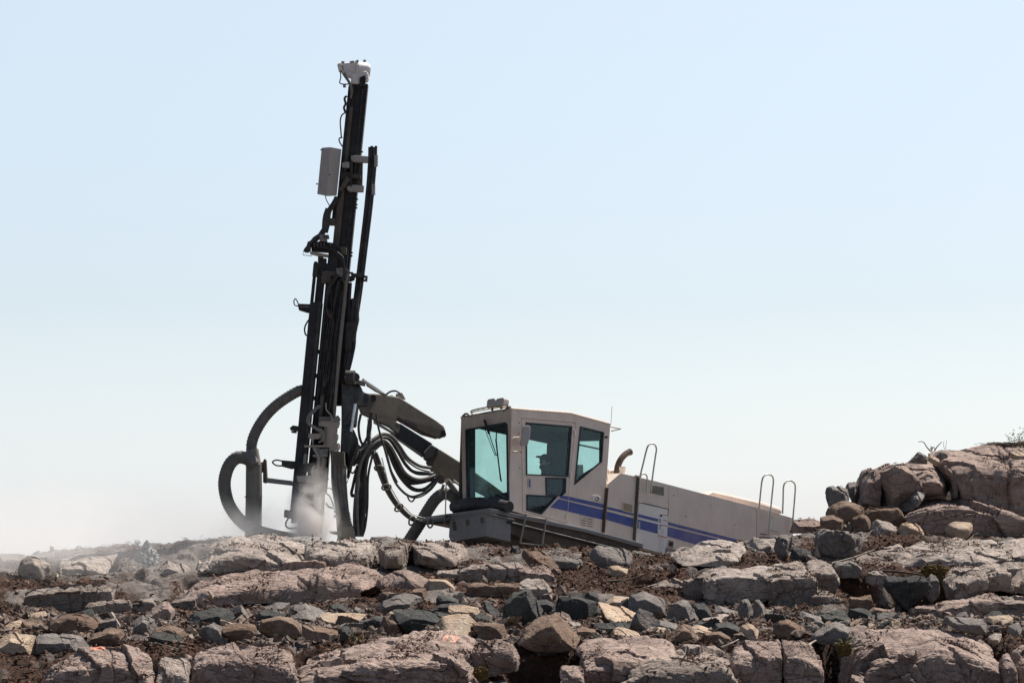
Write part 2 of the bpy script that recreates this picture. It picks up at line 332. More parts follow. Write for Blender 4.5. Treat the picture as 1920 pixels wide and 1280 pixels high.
def terrain(X, Y):
    z = base_z(X, Y); near = (Y > 22) & (Y < 60) & (np.abs(X) < 14)
    s = soil_mask(X, np.maximum(Y, 1)); Q = np.stack([X, Y, z], 1)
    wx = X+.25*fbm(Q*1.1, 3); wy = Y+.25*fbm(Q*1.1+9, 3)
    f1, f2, cid, cx, cy = cells(wx*1.25, wy*.9+wx*.2)
    rock = (_g[cid, 0])*.05+((wx*1.25-cx)*_g[cid, 1]+(wy*.9+wx*.2-cy)*_g[cid, 2])*.13-.07*np.exp(-((f2-f1)/.07)**2)
    g1, g2, c2, dx, dy = cells(wx*4, wy*3.2)
    rock = rock+_g[c2, 0]*.014+((wx*4-dx)*_g[c2, 1])*.03-.02*np.exp(-((g2-g1)/.08)**2)
    so = .05*fbm(Q*4, 5, .7)
    d = np.where(near, rock*(1-.75*s)+so*(.35+.9*s)+.03*fbm(Q*.8, 2), .4*fbm(Q*.03, 3)*(np.abs(Y) > 90))
    z = z+d
    for cx_, hx_, y0_, y1_, zb_ in CARVE:
        m_ = (np.abs(X-cx_) < hx_+.5) & (Y > y0_-.5) & (Y < y1_+.5)
        if m_.any():
            xx, yy = X[m_], Y[m_]; dd = np.hypot(np.maximum(0, np.abs(xx-cx_)-hx_), np.maximum(0, np.maximum(y0_-yy, yy-y1_))); z[m_] = np.minimum(z[m_], zb_+dd*2.2)
    return z, s
CARVE = []
def gz(x, y): return float(terrain(np.array([x], float), np.array([y], float))[0][0])
# ------------------------------------------------------------------ the drill rig
rig = empty('drill_rig', (P(1000, 1060, 51)))
tag(rig, 'beige and blue tracked drill rig with tall black mast standing on the ridge', 'drill rig')
v = Vector((-.64, .765, -.07)).normalized(); u = Vector((-.766, -.643, .18)); u = (u-v*u.dot(v)).normalized(); w = u.cross(v)
if w.z < 0: w = -w
OC = P(955, 950, 50)
def ray(px, py, n, o):
    d = Vector(((px-960)/FOC, 1, (HOR-py)/FOC)); return d*(o.dot(n)/d.dot(n))
def S(px, py, off=0): return ray(px, py, v, OC+v*off)
FN = v.cross(S(958.75, 765)-S(952.5, 951)).normalized(); FN = FN if FN.dot(u) > 0 else -FN
OC = S(952.5, 951)
def Fp(px, py, o=None): return ray(px, py, FN, o or OC)
c5 = lambda L: [(830+x/4, 730+y/4) for x, y in L]
c6 = lambda L: [(1080+x/4.364, 800+y/4.364) for x, y in L]
c3 = lambda L: [(380+x/3.658, 680+y/3.658) for x, y in L]
c4 = lambda L: [(600+x/3.657, 680+y/3.657) for x, y in L]
SS = lambda L, off=0: [S(x, y, off) for x, y in L]
FF = lambda L, o=None: [Fp(x, y, o) for x, y in L]
def offs(poly, d):
    n = len(poly); A = sum(poly[i][0]*poly[(i+1) % n][1]-poly[(i+1) % n][0]*poly[i][1] for i in range(n)); sg = 1 if A > 0 else -1; out = []
    for i in range(n):
        p0, p1, p2 = [Vector(poly[(i+k) % n]) for k in (-1, 0, 1)]
        a = (p1-p0).normalized(); b = (p2-p1).normalized(); na = Vector((a.y, -a.x))*sg; nb = Vector((b.y, -b.x))*sg
        m = (na+nb); m = m/max(.3, m.dot(na)) if m.length > 1e-6 else na
        out.append(tuple(p1+m*d))
    return out
# -- cab
cab_wall = c5([(519, 141), (960, 175), (1260, 258), (1250, 420), (1228, 740), (1200, 1088), (925, 1022), (740, 965), (600, 931), (494, 900)])
door = c5([(592, 217), (997, 252), (988, 335), (950, 650), (925, 1000), (740, 946), (602, 912)])
w_up = c5([(625, 250), (965, 278), (938, 652), (628, 637)])
w_sm = c5([(772, 662), (922, 664), (917, 772), (888, 797), (776, 789)])
w_lo = c5([(630, 790), (855, 803), (738, 932), (630, 904)])
w_re = c5([(1032, 280), (1204, 322), (1190, 540), (990, 708)])
wind = c5([(176, 303), (470, 250), (484, 262), (492, 866), (478, 878), (184, 868)])
cabf = c5([(135, 205), (512, 141), (487, 892), (150, 925)])
Wd = (Fp(*cabf[0])-OC).dot(v)
cab = MB().plate(SS(cab_wall), [SS(offs(door, .45)), SS(w_re)], v*.045).build('cab', M['beige'], rig, .012)
MB().plate(FF(cabf), [FF(wind)], -u*.05).build('front_panel', M['cabfront'], cab, .012)
dr = MB().plate(SS(door, -.006), [SS(w_up), SS(w_sm), SS(w_lo)], v*.045).build('door', M['beige'], cab, .006)
f1 = c5([(245, 285), (805, 405), (800, 700), (245, 820)]); f2 = c5([(925, 392), (1185, 385), (1185, 560), (1000, 670), (915, 600)])
far = [S(x, y, Wd-.05) for x, y in c5([(100, 195), (560, 120), (960, 165), (1290, 258), (1200, 1090), (740, 985), (520, 940), (100, 960)])]
# far wall, trimmed to the cab's length
o0 = S(*cab_wall[0])
farp = [S(*p)+v*(Wd-.05) for p in cab_wall]
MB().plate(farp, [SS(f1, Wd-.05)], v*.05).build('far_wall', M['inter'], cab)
MB().add(SS(f1, Wd-.02), [(0, 1, 2, 3)]).build('window_pane', M['glass'], cab)
e0, e1 = S(*c5([(1254, 268)])[0]), S(*c5([(1198, 1080)])[0]); bn = v.cross((e1-e0).normalized())
BB = lambda L: [ray(x, y, bn, e0) for x, y in L]
bd = -u*.03 if True else u
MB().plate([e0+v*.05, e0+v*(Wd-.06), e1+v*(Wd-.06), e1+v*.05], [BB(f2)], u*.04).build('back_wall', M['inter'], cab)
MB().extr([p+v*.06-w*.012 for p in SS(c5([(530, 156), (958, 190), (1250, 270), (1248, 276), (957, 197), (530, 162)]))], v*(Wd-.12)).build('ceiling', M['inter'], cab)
MB().add([p+u*.02 for p in BB(f2)], [tuple(range(len(f2)))]).build('window_pane', M['glass'], cab)
roofp = c5([(513, 132), (960, 166), (1266, 250), (1264, 272), (958, 188), (513, 154)])
MB().extr([p-v*.012 for p in SS(roofp)], v*(Wd+.03)).build('roof', M['beige'], cab, .035)
MB().extr([p+v*.05 for p in SS(c5([(500, 905), (740, 962), (1195, 1085), (1195, 1110), (740, 990), (500, 930)]))], v*(Wd-.1)).build('cab_floor', M['inter'], cab)
def glass(poly, fn, nrm, par):
    MB().add(fn(poly), [tuple(range(len(poly)))]).build('window_pane', M['glass'], par)
for nm, poly in (('a', w_up), ('b', w_sm), ('c', w_lo), ('d', w_re)):
    MB().add([p+v*.02 for p in SS(poly)], [tuple(range(len(poly)))]).build('window_pane', M['glass'], cab)
    MB().plate([p-v*.014 for p in SS(offs(poly, .9))], [[p-v*.014 for p in SS(offs(poly, -1.1))]], v*.03).build('window_seal', M['gasket'], cab)
MB().add([p-u*.02 for p in FF(wind)], [tuple(range(len(wind)))]).build('windshield', M['glass'], cab)
MB().plate([p+u*.01 for p in FF(offs(wind, 1.0))], [[p+u*.01 for p in FF(offs(wind, -1.6))]], -u*.03).build('window_seal', M['gasket'], cab)
# interior
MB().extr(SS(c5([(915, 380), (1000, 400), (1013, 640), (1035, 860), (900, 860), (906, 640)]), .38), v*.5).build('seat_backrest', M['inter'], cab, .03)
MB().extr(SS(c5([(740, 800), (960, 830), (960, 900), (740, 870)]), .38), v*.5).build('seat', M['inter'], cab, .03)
MB().extr(SS(c5([(560, 800), (625, 810), (640, 930), (560, 930)]), .15), v*.9).build('console', M['inter'], cab, .02)
MB().extr(SS(c5([(960, 560), (1055, 562), (1058, 640), (1030, 690), (960, 680)]), .75), v*.2).build('console', M['grey'], cab, .01)
m = MB()
for y in (520, 570, 620, 670): m.tube([S(*c5([(300, y)])[0], Wd-.1)+u*.15, S(*c5([(300, y)])[0], Wd-.1)+u*.02], .05)
m2 = MB().tube([S(*q, .9) for q in c5([(1030, 415), (1175, 445)])], .018)
m2.build('roof_bar', M['inter'], cab)
# roof things
m = MB()
rk = lambda x, y, k=0: Fp(*c5([(x, y)])[0], OC-u*k)
m.tube([rk(222, 184), rk(230, 154), rk(470, 112), rk(478, 140)], .013, 6, 4)
m.tube([rk(225, 186, .3), rk(240, 165, .3), rk(480, 128, .3), rk(484, 146, .3)], .011, 6, 4)
for x in (262, 300, 340, 400, 440): m.tube([rk(x, 153-(x-232)*.15), rk(x+10, 160-(x-232)*.15, .3)], .008, 5)
m.tube([rk(160, 205), rk(500, 145)], .012, 6); m.tube([rk(455, 165), rk(480, 140), rk(508, 128)], .016, 6)
m.tube([rk(150, 200), rk(170, 182), rk(190, 182), rk(196, 196)], .02, 7)
m.build('roof_rack', M['pipe'], cab)
def rrect(c, a, b, ha, hb, r=.35, n=5):
    out = []
    for q in range(4):
        sx, sy = ((1, 1), (-1, 1), (-1, -1), (1, -1))[q]
        for k in range(n):
            t = math.pi/2*(q+k/(n-1)); R = min(ha, hb)*r
            out.append(c+a*(sx*(ha-R)+R*math.cos(t))+b*(sy*(hb-R)+R*math.sin(t)))
    return out
for cx, cy, sx in ((377, 102, 30), (444, 97, 32)):
    c = rk(cx, cy, .15); l = MB().extr(rrect(c+u*.05-w*.01, v, w, .108, .078, .55), -u*.12).build('work_light', M['lgrey'], cab, .008)
    MB().tube([c-w*.05, c-w*.14], .02).build('bracket', M['black2'], cab)
# wiper
m = MB(); wp = lambda x, y, k=.03: Fp(*c5([(x, y)])[0], OC+u*k)
m.tube([wp(312, 228, .05), wp(348, 330, .05)], .022, 6); m.tube([wp(345, 320), wp(402, 492)], .009, 5); m.tube([wp(312, 285), wp(392, 494), wp(408, 492)], .006, 5)
m.tube([wp(403, 322), wp(402, 380), wp(412, 480), wp(425, 590), wp(440, 690)], .011, 5, 3); m.tube([wp(395, 370), wp(410, 500), wp(432, 680)], .005, 5)
m.build('windshield_wiper', M['black'], cab)
# mirror and its arm
mir = MB().extr([p for p in SS(c5([(598, 276), (640, 272), (655, 290), (648, 360), (632, 420), (582, 426), (576, 410), (590, 340)]), -.16)], -v*.05+u*.02).build('mirror', M['lgrey'], cab, .012)
MB().tube([S(*q, -.05) for q in c5([(575, 358), (530, 362), (517, 390), (519, 450), (545, 465), (578, 452)])], .010, 6, 5).build('mirror_arm', M['beige'], cab)
MB().tube([S(*c5([(600, 390)])[0], -.01), S(*c5([(600, 390)])[0], -.16)], .014).build('mirror_arm', M['beige'], cab)
MB().extr([p-v*.012 for p in SS(c5([(637, 664), (660, 666), (661, 738), (637, 735)]))], v*.01).build('door_handle', M['steel'], cab, .003)
MB().extr([p-v*.018 for p in SS(c5([(645, 672), (653, 673), (654, 728), (645, 727)]))], v*.01).build('door_handle', M['blue'], cab)
for x, y in ((990, 325), (958, 645), (927, 955)): MB().tube([S(*c5([(x, y-18)])[0], -.014), S(*c5([(x, y+18)])[0], -.014)], .013, 7).build('door_hinge', M['beige'], cab)
# service hole with lock, vent, lamp on the corner
MB().extr([p-v*.012 for p in SS(c5([(1125, 795), (1172, 800), (1190, 815), (1182, 838), (1122, 832)]))], v*.02).build('lock_plate', M['creamp'], cab, .004)
m = MB(); c = S(*c5([(1158, 818)])[0], -.02); m.tube([c+v*.004, c-v*.012], .034, 14); m.build('lock', M['gasket'], cab)
m = MB(); c = S(*c5([(1155, 818)])[0], -.034); m.tube([c, c-v*.006], .02, 12); m.build('lock', M['creamp'], cab)
m = MB()
for cx in (1040, 1085):
    for k in range(4):
        a = S(*c5([(cx, 958+k*18+(cx-1040)*.2)])[0], -.003); b = S(*c5([(cx+36, 966+k*18+(cx-1040)*.2)])[0], -.003); m.tube([a, b], .007, 5)
m.build('vent_grille', M['skirt'], cab)
m = MB(); r = c5([(1030, 940), (1130, 962), (1127, 1030), (1028, 1008)]); m.plate([p-v*.003 for p in SS(offs(r, .15))], [[p-v*.003 for p in SS(offs(r, -.15))]], v*.002); m.build('vent_grille', M['skirt'], cab)
c = S(*c5([(1222, 357)])[0]); MB().tube([c, c-v*.04], .02, 10).build('side_lamp', M['gasket'], cab)
MB().tube([S(*q, .1) for q in c5([(1262, 258), (1270, 125)])], .004, 5).build('antenna', M['black2'], cab)
MB().tube([S(*q, .05) for q in c5([(1225, 272), (1338, 296), (1264, 312)])], .012, 6).build('bracket', M['beige'], cab)
for x, y in ((575, 250), (583, 470), (578, 590), (573, 330)): c = S(*c5([(x, y)])[0]); MB().tube([c+v*.01, c-v*.008], .010, 7).build('bolt', M['black2'], cab)
# stripes on the cab (paint sheets), then on the body
def sheet(poly, mat, par, name, off=-.004, th=.002):
    return MB().extr([p+v*off for p in SS(poly)], v*th).build(name, mat, par)
sheet(c5([(893, 795), (935, 800), (933, 812), (888, 802)]), M['blue'], cab, 'thin_stripe', -.010)
# cab stripes: thin & thick, cut at the door seam
sheet(c5([(895, 794), (943, 800), (941, 829), (874, 812)]), M['blue'], cab, 'thin_stripe', -.0105)
sheet(c5([(949, 802), (1226, 864), (1224, 893), (947, 830)]), M['blue'], cab, 'thin_stripe')
sheet(c5([(868, 820), (940, 838), (934, 912), (806, 882)]), M['blue'], cab, 'thick_stripe', -.0105)
sheet(c5([(947, 840), (1221, 906), (1215, 978), (940, 914)]), M['blue'], cab, 'thick_stripe')
# bonnet over the cable cover
m = MB()
for k, (r1, pts) in enumerate(((.10, [(95, 895), (180, 870), (300, 862), (420, 868), (500, 880)]), (.075, [(100, 860), (200, 842), (290, 838)]), (.07, [(330, 845), (380, 825), (430, 850), (470, 880)]), (.06, [(80, 900), (75, 870), (110, 850), (160, 850)]))):
    m.tube([Fp(*q, OC+u*.16) for q in c5(pts)], r1, 12, 5)
m.build('cable_cover', M['rubber'], rig)
# -- front step box, deck, chassis
o = S(*c5([(330, 935)])[0], -.12)
MB().extr(FF(c5([(52, 968), (330, 932), (326, 1098), (62, 1142), (44, 1104)]), o), -u*.55).build('front_box', M['deck'], rig, .012)
MB().extr(FF(c5([(44, 962), (336, 922), (335, 932), (50, 973)]), o+u*.02), -u*.6).build('front_box', M['deck'], rig, .006)
for x, y in ((85, 1005), (185, 990), (295, 975), (90, 1030)): MB().extr(FF(c5([(x-14, y-16), (x+14, y-18), (x+14, y+26), (x-12, y+28)]), o+u*.004), -u*.003).build('scuff_plate', M['olive'], rig)
MB().extr([S(*p, -.13) for p in [(918, 952), (1100, 991), (1205.5, 1018.5), (1206, 1027), (1100, 998), (918, 960)]], v*(Wd+.6)).build('deck', M['deck'], rig, .006)
MB().extr([S(*p, -.10) for p in [(930, 958), (1196, 1024), (1190, 1060), (1060, 1050), (1010, 1020), (935, 992)]], v*.12).build('side_beam', M['under'], rig, .01)
MB().tube([S(x, y, -.115) for x, y in [(950, 978), (1150, 1028)]], .028, 8).build('pipe', M['black'], rig)
MB().extr([S(*p, .45) for p in [(925, 955), (1200, 1024), (1300, 1060), (1460, 1110), (1450, 1140), (1100, 1060), (925, 1018)]], v*1.1).build('chassis', M['under'], rig, .02)
lad = MB(); lp = lambda x, y: S(*c5([(x, y)])[0], -.2)
lad.tube([lp(625, 935), lp(580, 1152)], .018, 7); lad.tube([lp(775, 968), lp(745, 1165)], .018, 7); lad.tube([lp(578, 1150), lp(745, 1168)], .016, 7); lad.tube([lp(622, 950), lp(775, 975)], .014, 6)
lad.build('step_ladder', M['grey'], rig)
# tracks
tdir = -(u-w*.0); 
def track(off, wid):
    cA = S(958, 1016, off); up = w; R = .27; L = 3.3; m = MB(); pts = []
    n = 13
    for k in range(n): a = math.pi/2+math.pi*k/(n-1); pts.append((R*math.cos(a), R*math.sin(a)))
    seg = int(L/.17); 
    for k in range(seg): pts.append((L*k/seg+.08, -R))
    for k in range(n): a = -math.pi/2+math.pi*k/(n-1); pts.append((L+R*math.cos(a), R*math.sin(a)))
    for k in range(seg): pts.append((L-L*k/seg-.08, R))
    belt = MB(); c0 = cA-up*0
    ring = [c0+tdir*x*1.+up*y for x, y in pts]
    inner = [c0+tdir*(x if 0 < x < L else (x*.85 if x <= 0 else L+(x-L)*.85))+up*y*.85 for x, y in pts]
    belt.plate(ring, [inner], v*wid)
    for i, (a, b) in enumerate(zip(ring, ring[1:]+ring[:1])):
        if (b-a).length < .03: continue
        t = (b-a).normalized(); nn = t.cross(v); belt.box((a+b)/2+v*wid/2, t*.012, v*(wid/2+.02), nn*.035)
    bt = belt.build('track_belt', M['under'], rig)
    fr = MB().extr([c0+tdir*x+up*y+v*.08 for x, y in ((.1, .12), (L-.1, .12), (L-.1, -.15), (.1, -.15))], v*(wid-.16)).build('track_frame', M['olive'], rig, .02)
    for x in (0, L): MB().tube([c0+tdir*x+v*.03, c0+tdir*x+v*(wid-.03)], .21, 18).build('sprocket', M['under'], rig)
    for k in range(6): MB().tube([c0+tdir*(.5+k*.46)-up*.15+v*.02, c0+tdir*(.5+k*.46)-up*.15+v*(wid-.02)], .075, 12).build('track_roller', M['under'], rig)
track(.02, .42); track(1.75, .42)
# -- engine hood
Hd = 1.75
side = c6([(262, 466), (365, 378), (508, 410), (620, 436), (760, 472), (1480, 660), (1770, 745), (1775, 860), (1772, 1240), (1300, 1170), (760, 1062), (480, 985), (212, 915), (240, 560)])
hood = MB().extr(SS(side), v*Hd).build('engine_hood', M['beige'], rig, .06)
MB().extr(SS(c6([(1062, 556), (1130, 520), (1560, 620), (1690, 662), (1692, 715), (1500, 700), (1062, 600)]), 1.0), v*.85).build('rear_hump', M['beige'], hood, .05)
A, B = S(*c6([(262, 468)])[0]), S(*c6([(366, 379)])[0]); C2, D2 = S(*c6([(255, 384)])[0], .35), S(*c6([(248, 470)])[0], .22)
MB().add([A, B, C2, D2, A+v*.6, B+v*.9, C2+v*.9], [(0, 1, 2, 3), (1, 5, 6, 2), (0, 3, 4), (0, 4, 5, 1), (3, 2, 6, 4), (4, 6, 5)]).build('front_slope', M['beige'], hood)
def hs(poly, mat, name, off=-.004, th=.002, bev=0): return MB().extr([p+v*off for p in SS(c6(poly))], v*th).build(name, mat, hood, bev)
def line(pts, r=.006, mat='gasket', name='panel_seam'):
    return MB().tube([S(*q, -.001) for q in c6(pts)], r, 6).build(name, M[mat], hood)
sk = [(213, 842), (470, 905), (752, 980), (1000, 1040), (1300, 1110), (1300, 1170), (760, 1062), (480, 985), (212, 915)]
hs([(480, 922), (673, 968), (673, 1026), (480, 980)], M['skirt'], 'grey_skirt'); hs([(726, 984), (895, 1020), (1100, 1075), (1100, 1120), (760, 1060), (726, 1052)], M['skirt'], 'grey_skirt')
line([(470, 915), (726, 1043), ], .003)
# door panel in the middle is cleaner and creamier
MB().extr([p-v*.010 for p in SS(c6([(512, 622), (750, 678), (722, 1040), (484, 978)]))], v*.009).build('service_door', M['creamp'], hood, .003)
line([(508, 613), (756, 672), (722, 1046)], .010); line([(480, 975), (724, 1046)], .008)
for q in ([(508, 410), (476, 925)],): MB().tube([S(*a, -.015) for a in c6(q)], .030, 8).build('pillar_gap_tube', M['olive'], hood)
MB().tube([S(*a, -.05) for a in c6([(512, 490), (522, 500), (512, 520)])], .012, 6, 3).build('pipe', M['steel'], hood)
MB().tube([S(*a, -.01) for a in c6([(252, 500), (222, 862)])], .035, 8).build('pillar_gap_tube', M['under'], hood)  # dark tube stands in for the shaded gap between cab and hood
hs([(255, 652), (384, 682), (384, 700), (476, 722), (474, 708), (462, 702), (462, 704), (382, 684)][:2]+[(470, 706), (468, 724), (254, 672)], M['blue'], 'thin_stripe')
hs([(252, 690), (470, 748), (466, 822), (246, 758)], M['blue'], 'thick_stripe')
hs([(506, 712), (668, 752), (668, 776), (505, 736)], M['blue'], 'thin_stripe', -.0145); hs([(504, 756), (666, 796), (664, 874), (498, 828)], M['blue'], 'thick_stripe', -.0145)
hs([(752, 776), (1340, 926), (1450, 955), (1450, 972), (1200, 915), (752, 802)], M['blue2'], 'thin_stripe'); hs([(750, 816), (1240, 935), (1500, 1000), (1500, 1070), (1010, 968), (738, 892)], M['blue2'], 'thick_stripe')
hs([(618, 476), (718, 492), (718, 564), (606, 538)], M['skirt'], 'air_vent', -.006, .004)
m = MB()
for k in range(7): m.tube([S(*q, -.008) for q in c6([(617-k*1.6, 482+k*8.5), (717, 500+k*9)])], .004, 4)
m.build('air_vent', M['under'], hood)
hs([(382, 618), (460, 636), (460, 704), (380, 684)], paint('tan_recess', (.36, .27, .17), (.25, .18, .12), .5), 'recess_panel', -.006, .004)
m = MB(); r = c6([(382, 618), (460, 636), (460, 704), (380, 684)]); m.plate([p-v*.012 for p in SS(offs(r, .6))], [[p-v*.012 for p in SS(offs(r, -.5))]], v*.01); m.build('recess_panel', M['beige'], hood)
# decal column with pictograms and writing-like lines
hs([(680, 702), (748, 716), (742, 900), (674, 885)], M['decal'], 'warning_decal', -.0135, .002); hs([(668, 886), (742, 903), (720, 1034), (676, 1022), (680, 930)], M['decal'], 'warning_decal', -.0140, .002)
for q in ([(706, 712), (746, 721), (746, 727), (706, 718)], [(704, 757), (743, 766), (743, 772), (704, 763)], [(700, 800), (741, 809), (741, 815), (700, 806)], [(668, 884), (736, 902), (736, 909), (668, 891)]): hs(q, M['red'], 'warning_decal', -.0165)
for q in ([(684, 716), (692, 713), (702, 722), (702, 735), (690, 736), (684, 730)], [(678, 750), (690, 756), (684, 766), (690, 778), (682, 786), (680, 770)], [(678, 800), (694, 806), (700, 798), (702, 803), (692, 815), (678, 808)], [(676, 820), (690, 826), (686, 832), (676, 828)]): hs(q, M['ink'], 'warning_decal', -.0165)
m = MB()
for k in range(20):
    y = 830+k*9.5+(14 if k > 4 else 0); x0 = 690-(y-830)*.03; m.tube([S(*q, -.0165) for q in c6([(x0, y), (x0+30+10*math.sin(k*3.1), y+7)])], .0018, 4)
m.build('warning_decal', M['skirt'], hood)
m = MB()
for k in range(6): m.tube([S(*q, -.017) for q in c6([(512, 780+k*9), (524, 782+k*9)])], .004, 4)
m.build('service_decal', M['lgrey'], hood); hs([(500, 840), (530, 846), (530, 858), (500, 852)], M['decal'], 'service_decal', -.0165, .001)
hs([(758, 924), (795, 934), (792, 990), (755, 978)], M['skirt'], 'latch', -.012, .01, .002); c = S(*c6([(775, 955)])[0], -.015); MB().tube([c, c-v*.03], .035, 10).build('latch', M['black'], hood)
hs([(1505, 868), (1560, 875), (1560, 885), (1505, 880)], M['skirt'], 'latch', -.006, .004)
line([(1480, 664), (1478, 900)], .004, 'skirt'); line([(1500, 700), (1745, 765)], .002, 'skirt')
for q_ in ((800, 560), (1100, 640), (1300, 800), (1600, 740), (900, 730)): c = S(*c6([q_])[0]); MB().tube([c+v*.004, c-v*.006], .012, 7).build('bolt', M['skirt'], hood); line([(760, 480), (756, 672)], .002, 'skirt')
# faint wear on the body side
# exhaust and filler
ex = MB(); ep = lambda x, y, o=.75: S(*c6([(x, y)])[0], o)
ex.tube([ep(334, 400), ep(338, 345), ep(352, 295), ep(378, 250), ep(412, 218), ep(440, 205)], lambda t: .060-.004*t, 16, 6); ex.build('exhaust_pipe', M['rust'], hood)
MB().tube([ep(436, 207), ep(446, 203)], .063, 16).build('exhaust_pipe', M['rust'], hood)
MB().tube([ep(380, 385, .5), ep(382, 345, .5)], .055, 16).tube([ep(382, 347, .5), ep(383, 328, .5)], .063, 16).build('filler_cap', M['creamp'], hood)
MB().tube([ep(262, 372, .9), ep(312, 365, .9)], .06, 10).build('filler_cap', M['beige'], hood)
def rail(pts, off, r=.0155): MB().tube([S(*q, off) for q in c6(pts)], r, 8, 5).build('handrail', M['steel'], rig)
rail([(525, 398), (552, 290), (578, 185), (594, 150), (620, 137), (648, 150), (658, 185), (650, 240), (630, 380), (612, 532)], -.05)
rail([(528, 400), (545, 384), (570, 388), (582, 415), (582, 480), (580, 532)], -.06, .013)
rail([(1498, 664), (1510, 540), (1522, 440), (1540, 400), (1570, 388), (1602, 400), (1615, 440), (1604, 560), (1588, 720), (1576, 890)], -.07)
rail([(1690, 708), (1694, 600), (1698, 490), (1716, 452), (1746, 438), (1778, 452), (1794, 490), (1786, 620), (1776, 740), (1768, 870)], -.07)
MB().tube([S(*q, -.07) for q in c6([(1585, 838), (1620, 848), (1655, 862)])], .013, 7, 3).build('handrail', M['steel'], rig)
m = MB(); c = S(*c6([(505, 405)])[0], -.02); m.box(c, u*.06, v*.03, w*.012); m.build('bracket', M['beige'], rig)

# ------------------------------------------------------------------ boom
_SJ = 0
bY = lambda x: 49.45+(x-660)*.0115
def slab(poly, th, name, mat, par=None, bev=.02, dy=0):
    global _SJ; _SJ += 1; dy = dy+((_SJ*31) % 7-3)*.0009
    return MB().extr([P(x, y, bY(x)+dy) for x, y in poly], Vector((-.04, 1, 0)).normalized()*th).build(name, mat, par or rig, bev)
boom = slab([(676, 737), (712, 738), (748, 744), (819, 789), (832, 799), (836, 808), (833, 817), (825, 821), (816, 820), (790, 810), (746, 784), (742, 790), (752, 796), (746, 814), (728, 800), (700, 786), (676, 775), (671, 760)], .36, 'boom', M['olive'], None, .03)
slab([(748, 792), (812, 832), (794, 852), (735, 815)], .30, 'sleeve', M['black'], boom, .03, .03)
slab([(700, 786), (742, 812), (742, 816), (700, 792)], .30, 'lower_flange', M['pipe'], boom, .004, .02)
slab([(735, 812), (795, 851), (792, 857), (728, 812)], .26, 'lower_flange', M['pipe'], boom, .004, .05)
slab([(744, 782), (790, 810), (818, 821), (818, 822), (790, 814), (742, 786)], .30, 'lower_flange', M['rust'], boom, 0, .03)
slab([(762, 786), (784, 798), (780, 803), (760, 791)], .02, 'slot', M['black'], boom, 0, -.015); slab([(748, 781), (757, 786), (756, 789), (747, 784)], .02, 'slot', M['black'], boom, 0, -.015)
slab([(808, 832), (824, 842), (822, 852), (802, 864), (794, 860), (793, 848)], .44, 'collar', M['black'], boom, .03, -.03)
slab([(823, 841), (866, 868), (920, 905), (960, 935), (940, 945), (866, 908), (838, 902), (822, 904), (798, 866), (808, 852)], .34, 'boom_base', M['olive'], boom, .02, .04)
c = P(830, 812, bY(830)-.02); MB().tube([c, c+Vector((0, .45, 0))], .055, 14).build('pin', M['black'], boom)
c = P(826, 898, bY(826)-.02); MB().tube([c, c+Vector((0, .45, 0))], .075, 14).build('pin', M['rust'], boom)
c = P(699, 746, bY(699)-.04); MB().tube([c, c+Vector((0, .5, 0))], .06, 14).build('pin', M['black'], boom)
MB().tube([P(838, 900, 51.1), P(866, 936, 51.4), P(890, 965, 51.6)], .05, 10).build('lift_cylinder', M['grey'], boom)
MB().tube([P(850, 900, 51.3), P(880, 925, 51.5)], .02, 8).build('lift_cylinder', M['steel'], boom)
MB().tube([P(832, 908, 51.0), P(824, 930, 51.0)], .025, 8).build('pipe', M['grey'], boom)
MB().tube([P(680, 712, 49.7), P(724, 742, 50.0)], .030, 12).build('cylinder_rod', M['chrome'], boom)
MB().tube([P(688, 722, 49.62), P(705, 733, 49.8), P(722, 740, 49.9)], .018, 8).build('pipe', M['olive'], boom)
c = P(664, 708, 49.35); MB().tube([c-Vector((.13, .1, 0)), c+Vector((.02, -.12, 0))], .118, 24).tube([c+Vector((.02, -.12, 0)), c+Vector((.035, -.15, 0))], .075, 18).build('swing_motor', M['black2'], boom, .01)
slab([(646, 705), (685, 715), (685, 723), (678, 722), (646, 714)], .2, 'bracket', M['black2'], boom, .01, -.2)
slab([(640, 712), (676, 722), (681, 735), (692, 738), (690, 762), (672, 762), (668, 800), (640, 800)], .4, 'bracket', M['black'], boom, .03, -.05)
MB().tube([P(666, 757, 49.2), P(658, 809, 49.15)], .030, 12).build('cylinder_rod', M['chrome'], boom)
slab([(640, 780), (664, 806), (671, 822), (673, 840), (668, 850), (664, 850), (655, 895), (650, 897), (652, 850), (640, 850)], .3, 'bracket', M['black'], boom, .02, -.02)
m = MB(); m.tube([P(722, 741, 49.9), P(732, 734, 49.9), P(743, 733, 49.9), P(752, 739, 49.9)], .016, 7, 5); m.build('pipe', M['rubber'], boom)
slab([(742, 738), (753, 735), (757, 741), (761, 749), (742, 745)], .12, 'work_light', M['pipe'], boom, .01, .1); slab([(728, 742), (736, 740), (738, 745), (728, 745)], .1, 'bracket', M['olive'], boom, .01, .1)
